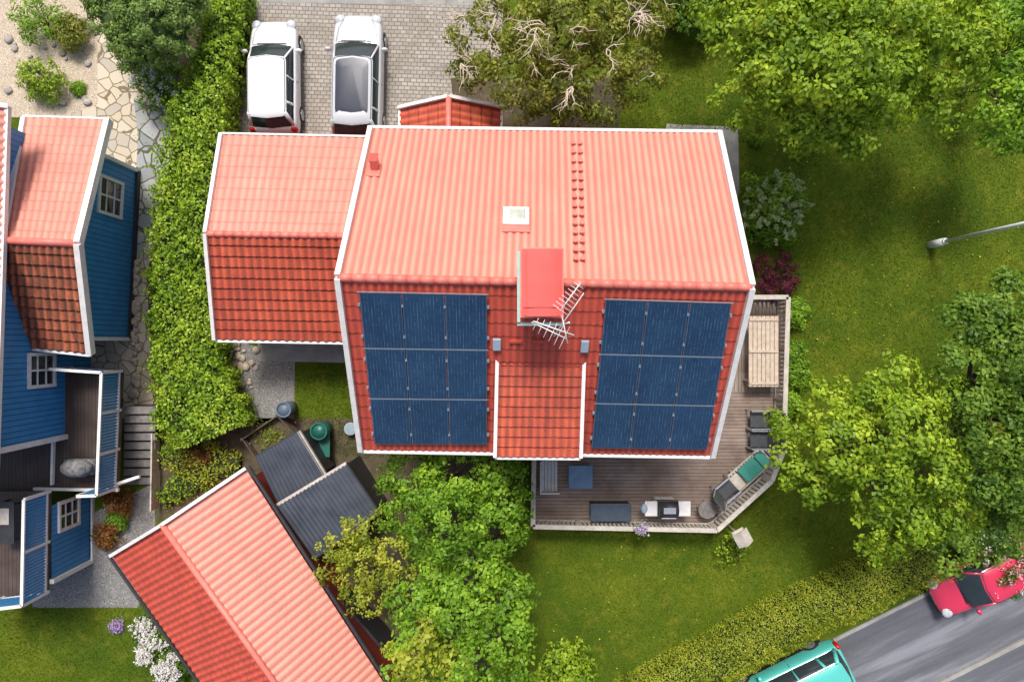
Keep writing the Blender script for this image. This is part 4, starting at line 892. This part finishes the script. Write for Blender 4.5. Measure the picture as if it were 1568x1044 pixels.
tree('thuja_tree',(225,60),[(225,35,2.6,1.05),(180,20,2.4,.85),(255,55,2.3,.8),(208,72,2.2,.75),(270,18,2.4,.8),(225,-15,2.8,1.05),(172,-12,2.4,.85)],'thuja',.10,1.1,.1,clumpr=.22,fork=.2,ncl=60,inner=True)
bush('climbing_shrub',345,18,.5,1.6,'deep',.09,.6)
# rhododendron: dense mound with pale upright shoots
rh=grp('rhododendron_bush'); c=P(1183,318,.8); mb=MB(); mb.ball((c.x,c.y,.55),(.95,.95,.72),18,10); mb.out('inner_core',M['core_green'],rh,True)
lob=[((c.x+.45*math.cos(k)*1.25,c.y+.45*math.sin(k)*1.25,.75),.62) for k in (0,1.05,2.1,3.15,4.2,5.25)]+[((c.x,c.y,.95),.7)]
pp,n_,t_=crown_pts(lob,.15,1.0,.8,-.1,.26,60); pp[:,2]=np.maximum(pp[:,2],.04); leaves('leaves',pp,n_,np.full(len(pp),.15),t_,L['maple'],rh,aspect=.45)
zt_=pp[:,2].max(); Q=[];Nn=[];T=[]
for i in range(62):
    a_=random.uniform(0,6.28); rr=1.12*math.sqrt(random.random())
    b_=Vector((c.x+rr*math.cos(a_),c.y+rr*math.sin(a_),zt_-.12-.62*(rr/1.12)**2)); dr=Vector((math.cos(a_)*rr*.8,math.sin(a_)*rr*.8,.6)).normalized()
    for k in range(30):
        t2=random.random(); q2=b_+dr*t2*.26; Q.append(tuple(q2+Vector([random.gauss(0,.035*(1-t2)+.008) for _ in range(3)]))); Nn.append((dr.x*.3,dr.y*.3,1)); T.append(.55)
Q=np.array(Q); leaves('pale_shoots',Q,np.array(Nn),np.full(len(Q),.07),np.array(T),leafmat('pale_shoot_leaves',(.20,.30,.10),(.42,.52,.24),(.66,.70,.46)),rh)
bush('purple_barberry_bush',1185,424,.95,1.1,'purple',.07,.6,None,.2)
bush('side_shrub',1222,478,.5,.8,'maple',.09,.5)
for i,(x,y,r) in enumerate(((1215,540,.4),(1222,575,.5),(1212,620,.45))): bush('border_plant',x,y,r,.7,'maple',.09,.5)
bush('young_shrub',1122,842,.62,.9,'bright',.10,.10)
bush('rose_bush',1532,858,1.2,2.0,'deep',.09,.5,('pink',60)); bush('rose_bush',1510,840,.75,2.0,'maple',.09,.4,('white',45))
bush('rose_bush',1570,880,.9,1.9,'maple',.09,.4,('white',50))
bush('white_hydrangea_bush',232,985,.6,.9,'deep',.08,.5,('white',120)); bush('white_hydrangea_bush',262,1025,.6,.9,'deep',.08,.5,('white',120)); bush('white_hydrangea_bush',222,960,.4,.8,'deep',.08,.5,('white',70))
bush('rusty_shrub',182,770,.5,.6,'rust',.08,.3); bush('rusty_shrub',160,820,.5,.6,'rust',.08,.3); bush('small_shrub',178,795,.4,.5,'maple',.08,.3); bush('small_shrub',1160,212,.21,.3,'maple',.06,.2)
hedge('groundcover_planting',[(250,690,.5),(285,700,.7),(330,712,.6),(365,712,.3)],.35,'yellow',.09,500,.2)
hedge('groundcover_planting',[(245,770,.25),(275,745,.45),(320,725,.4)],.3,'bright',.08,500,.2)
bush('rusty_shrub',300,700,.5,.6,'rust',.08,.2)
bush('background_shrub',1045,15,1.1,2.2,'deep',.12,.6); bush('background_shrub',1090,-10,1.1,2.2,'deep',.12,.6); bush('background_shrub',1010,-30,1.3,2.4,'deep',.12,.6); bush('background_shrub',1540,40,1.2,2.4,'deep',.12,.6)
bush('lavender_clump',176,960,.22,.3,'lilac',.05,.05)
# ---------------------------------------------------------------- light
SE=math.radians(58); AZ=math.radians(-8)   # sun towards +Y (top), slightly to the left
w=bpy.data.worlds.new('World'); sc.world=w; w.use_nodes=True; nt=w.node_tree; bg=nt.nodes['Background']
sk=N(nt,'ShaderNodeTexSky'); sk.sky_type='NISHITA'; sk.sun_disc=False; sk.sun_elevation=SE; sk.sun_rotation=AZ; sk.dust_density=5; sk.air_density=1.0; sk.ozone_density=.5
nt.links.new(sk.outputs[0],bg.inputs[0]); bg.inputs[1].default_value=.15
sd=bpy.data.lights.new('sun','SUN'); sd.energy=3.4; sd.angle=math.radians(14); sd.color=(1,.965,.91); so=bpy.data.objects.new('sun',sd); link(so)
dv=Vector((math.sin(AZ)*math.cos(SE),math.cos(AZ)*math.cos(SE),math.sin(SE))); so.rotation_euler=dv.to_track_quat('Z','Y').to_euler(); so.location=dv*40
cd=bpy.data.cameras.new('camera'); cam=bpy.data.objects.new('camera',cd); link(cam); cam.location=(0,0,H); cam.rotation_euler=(0,0,0); cd.sensor_width=36; cd.lens=36*F/1568; cd.clip_end=2000; cd.clip_start=.5
sc.camera=cam
sc.view_settings.view_transform='Standard'; sc.view_settings.look='None'; sc.view_settings.exposure=0
print('leaves',LEAFCOUNT[0])
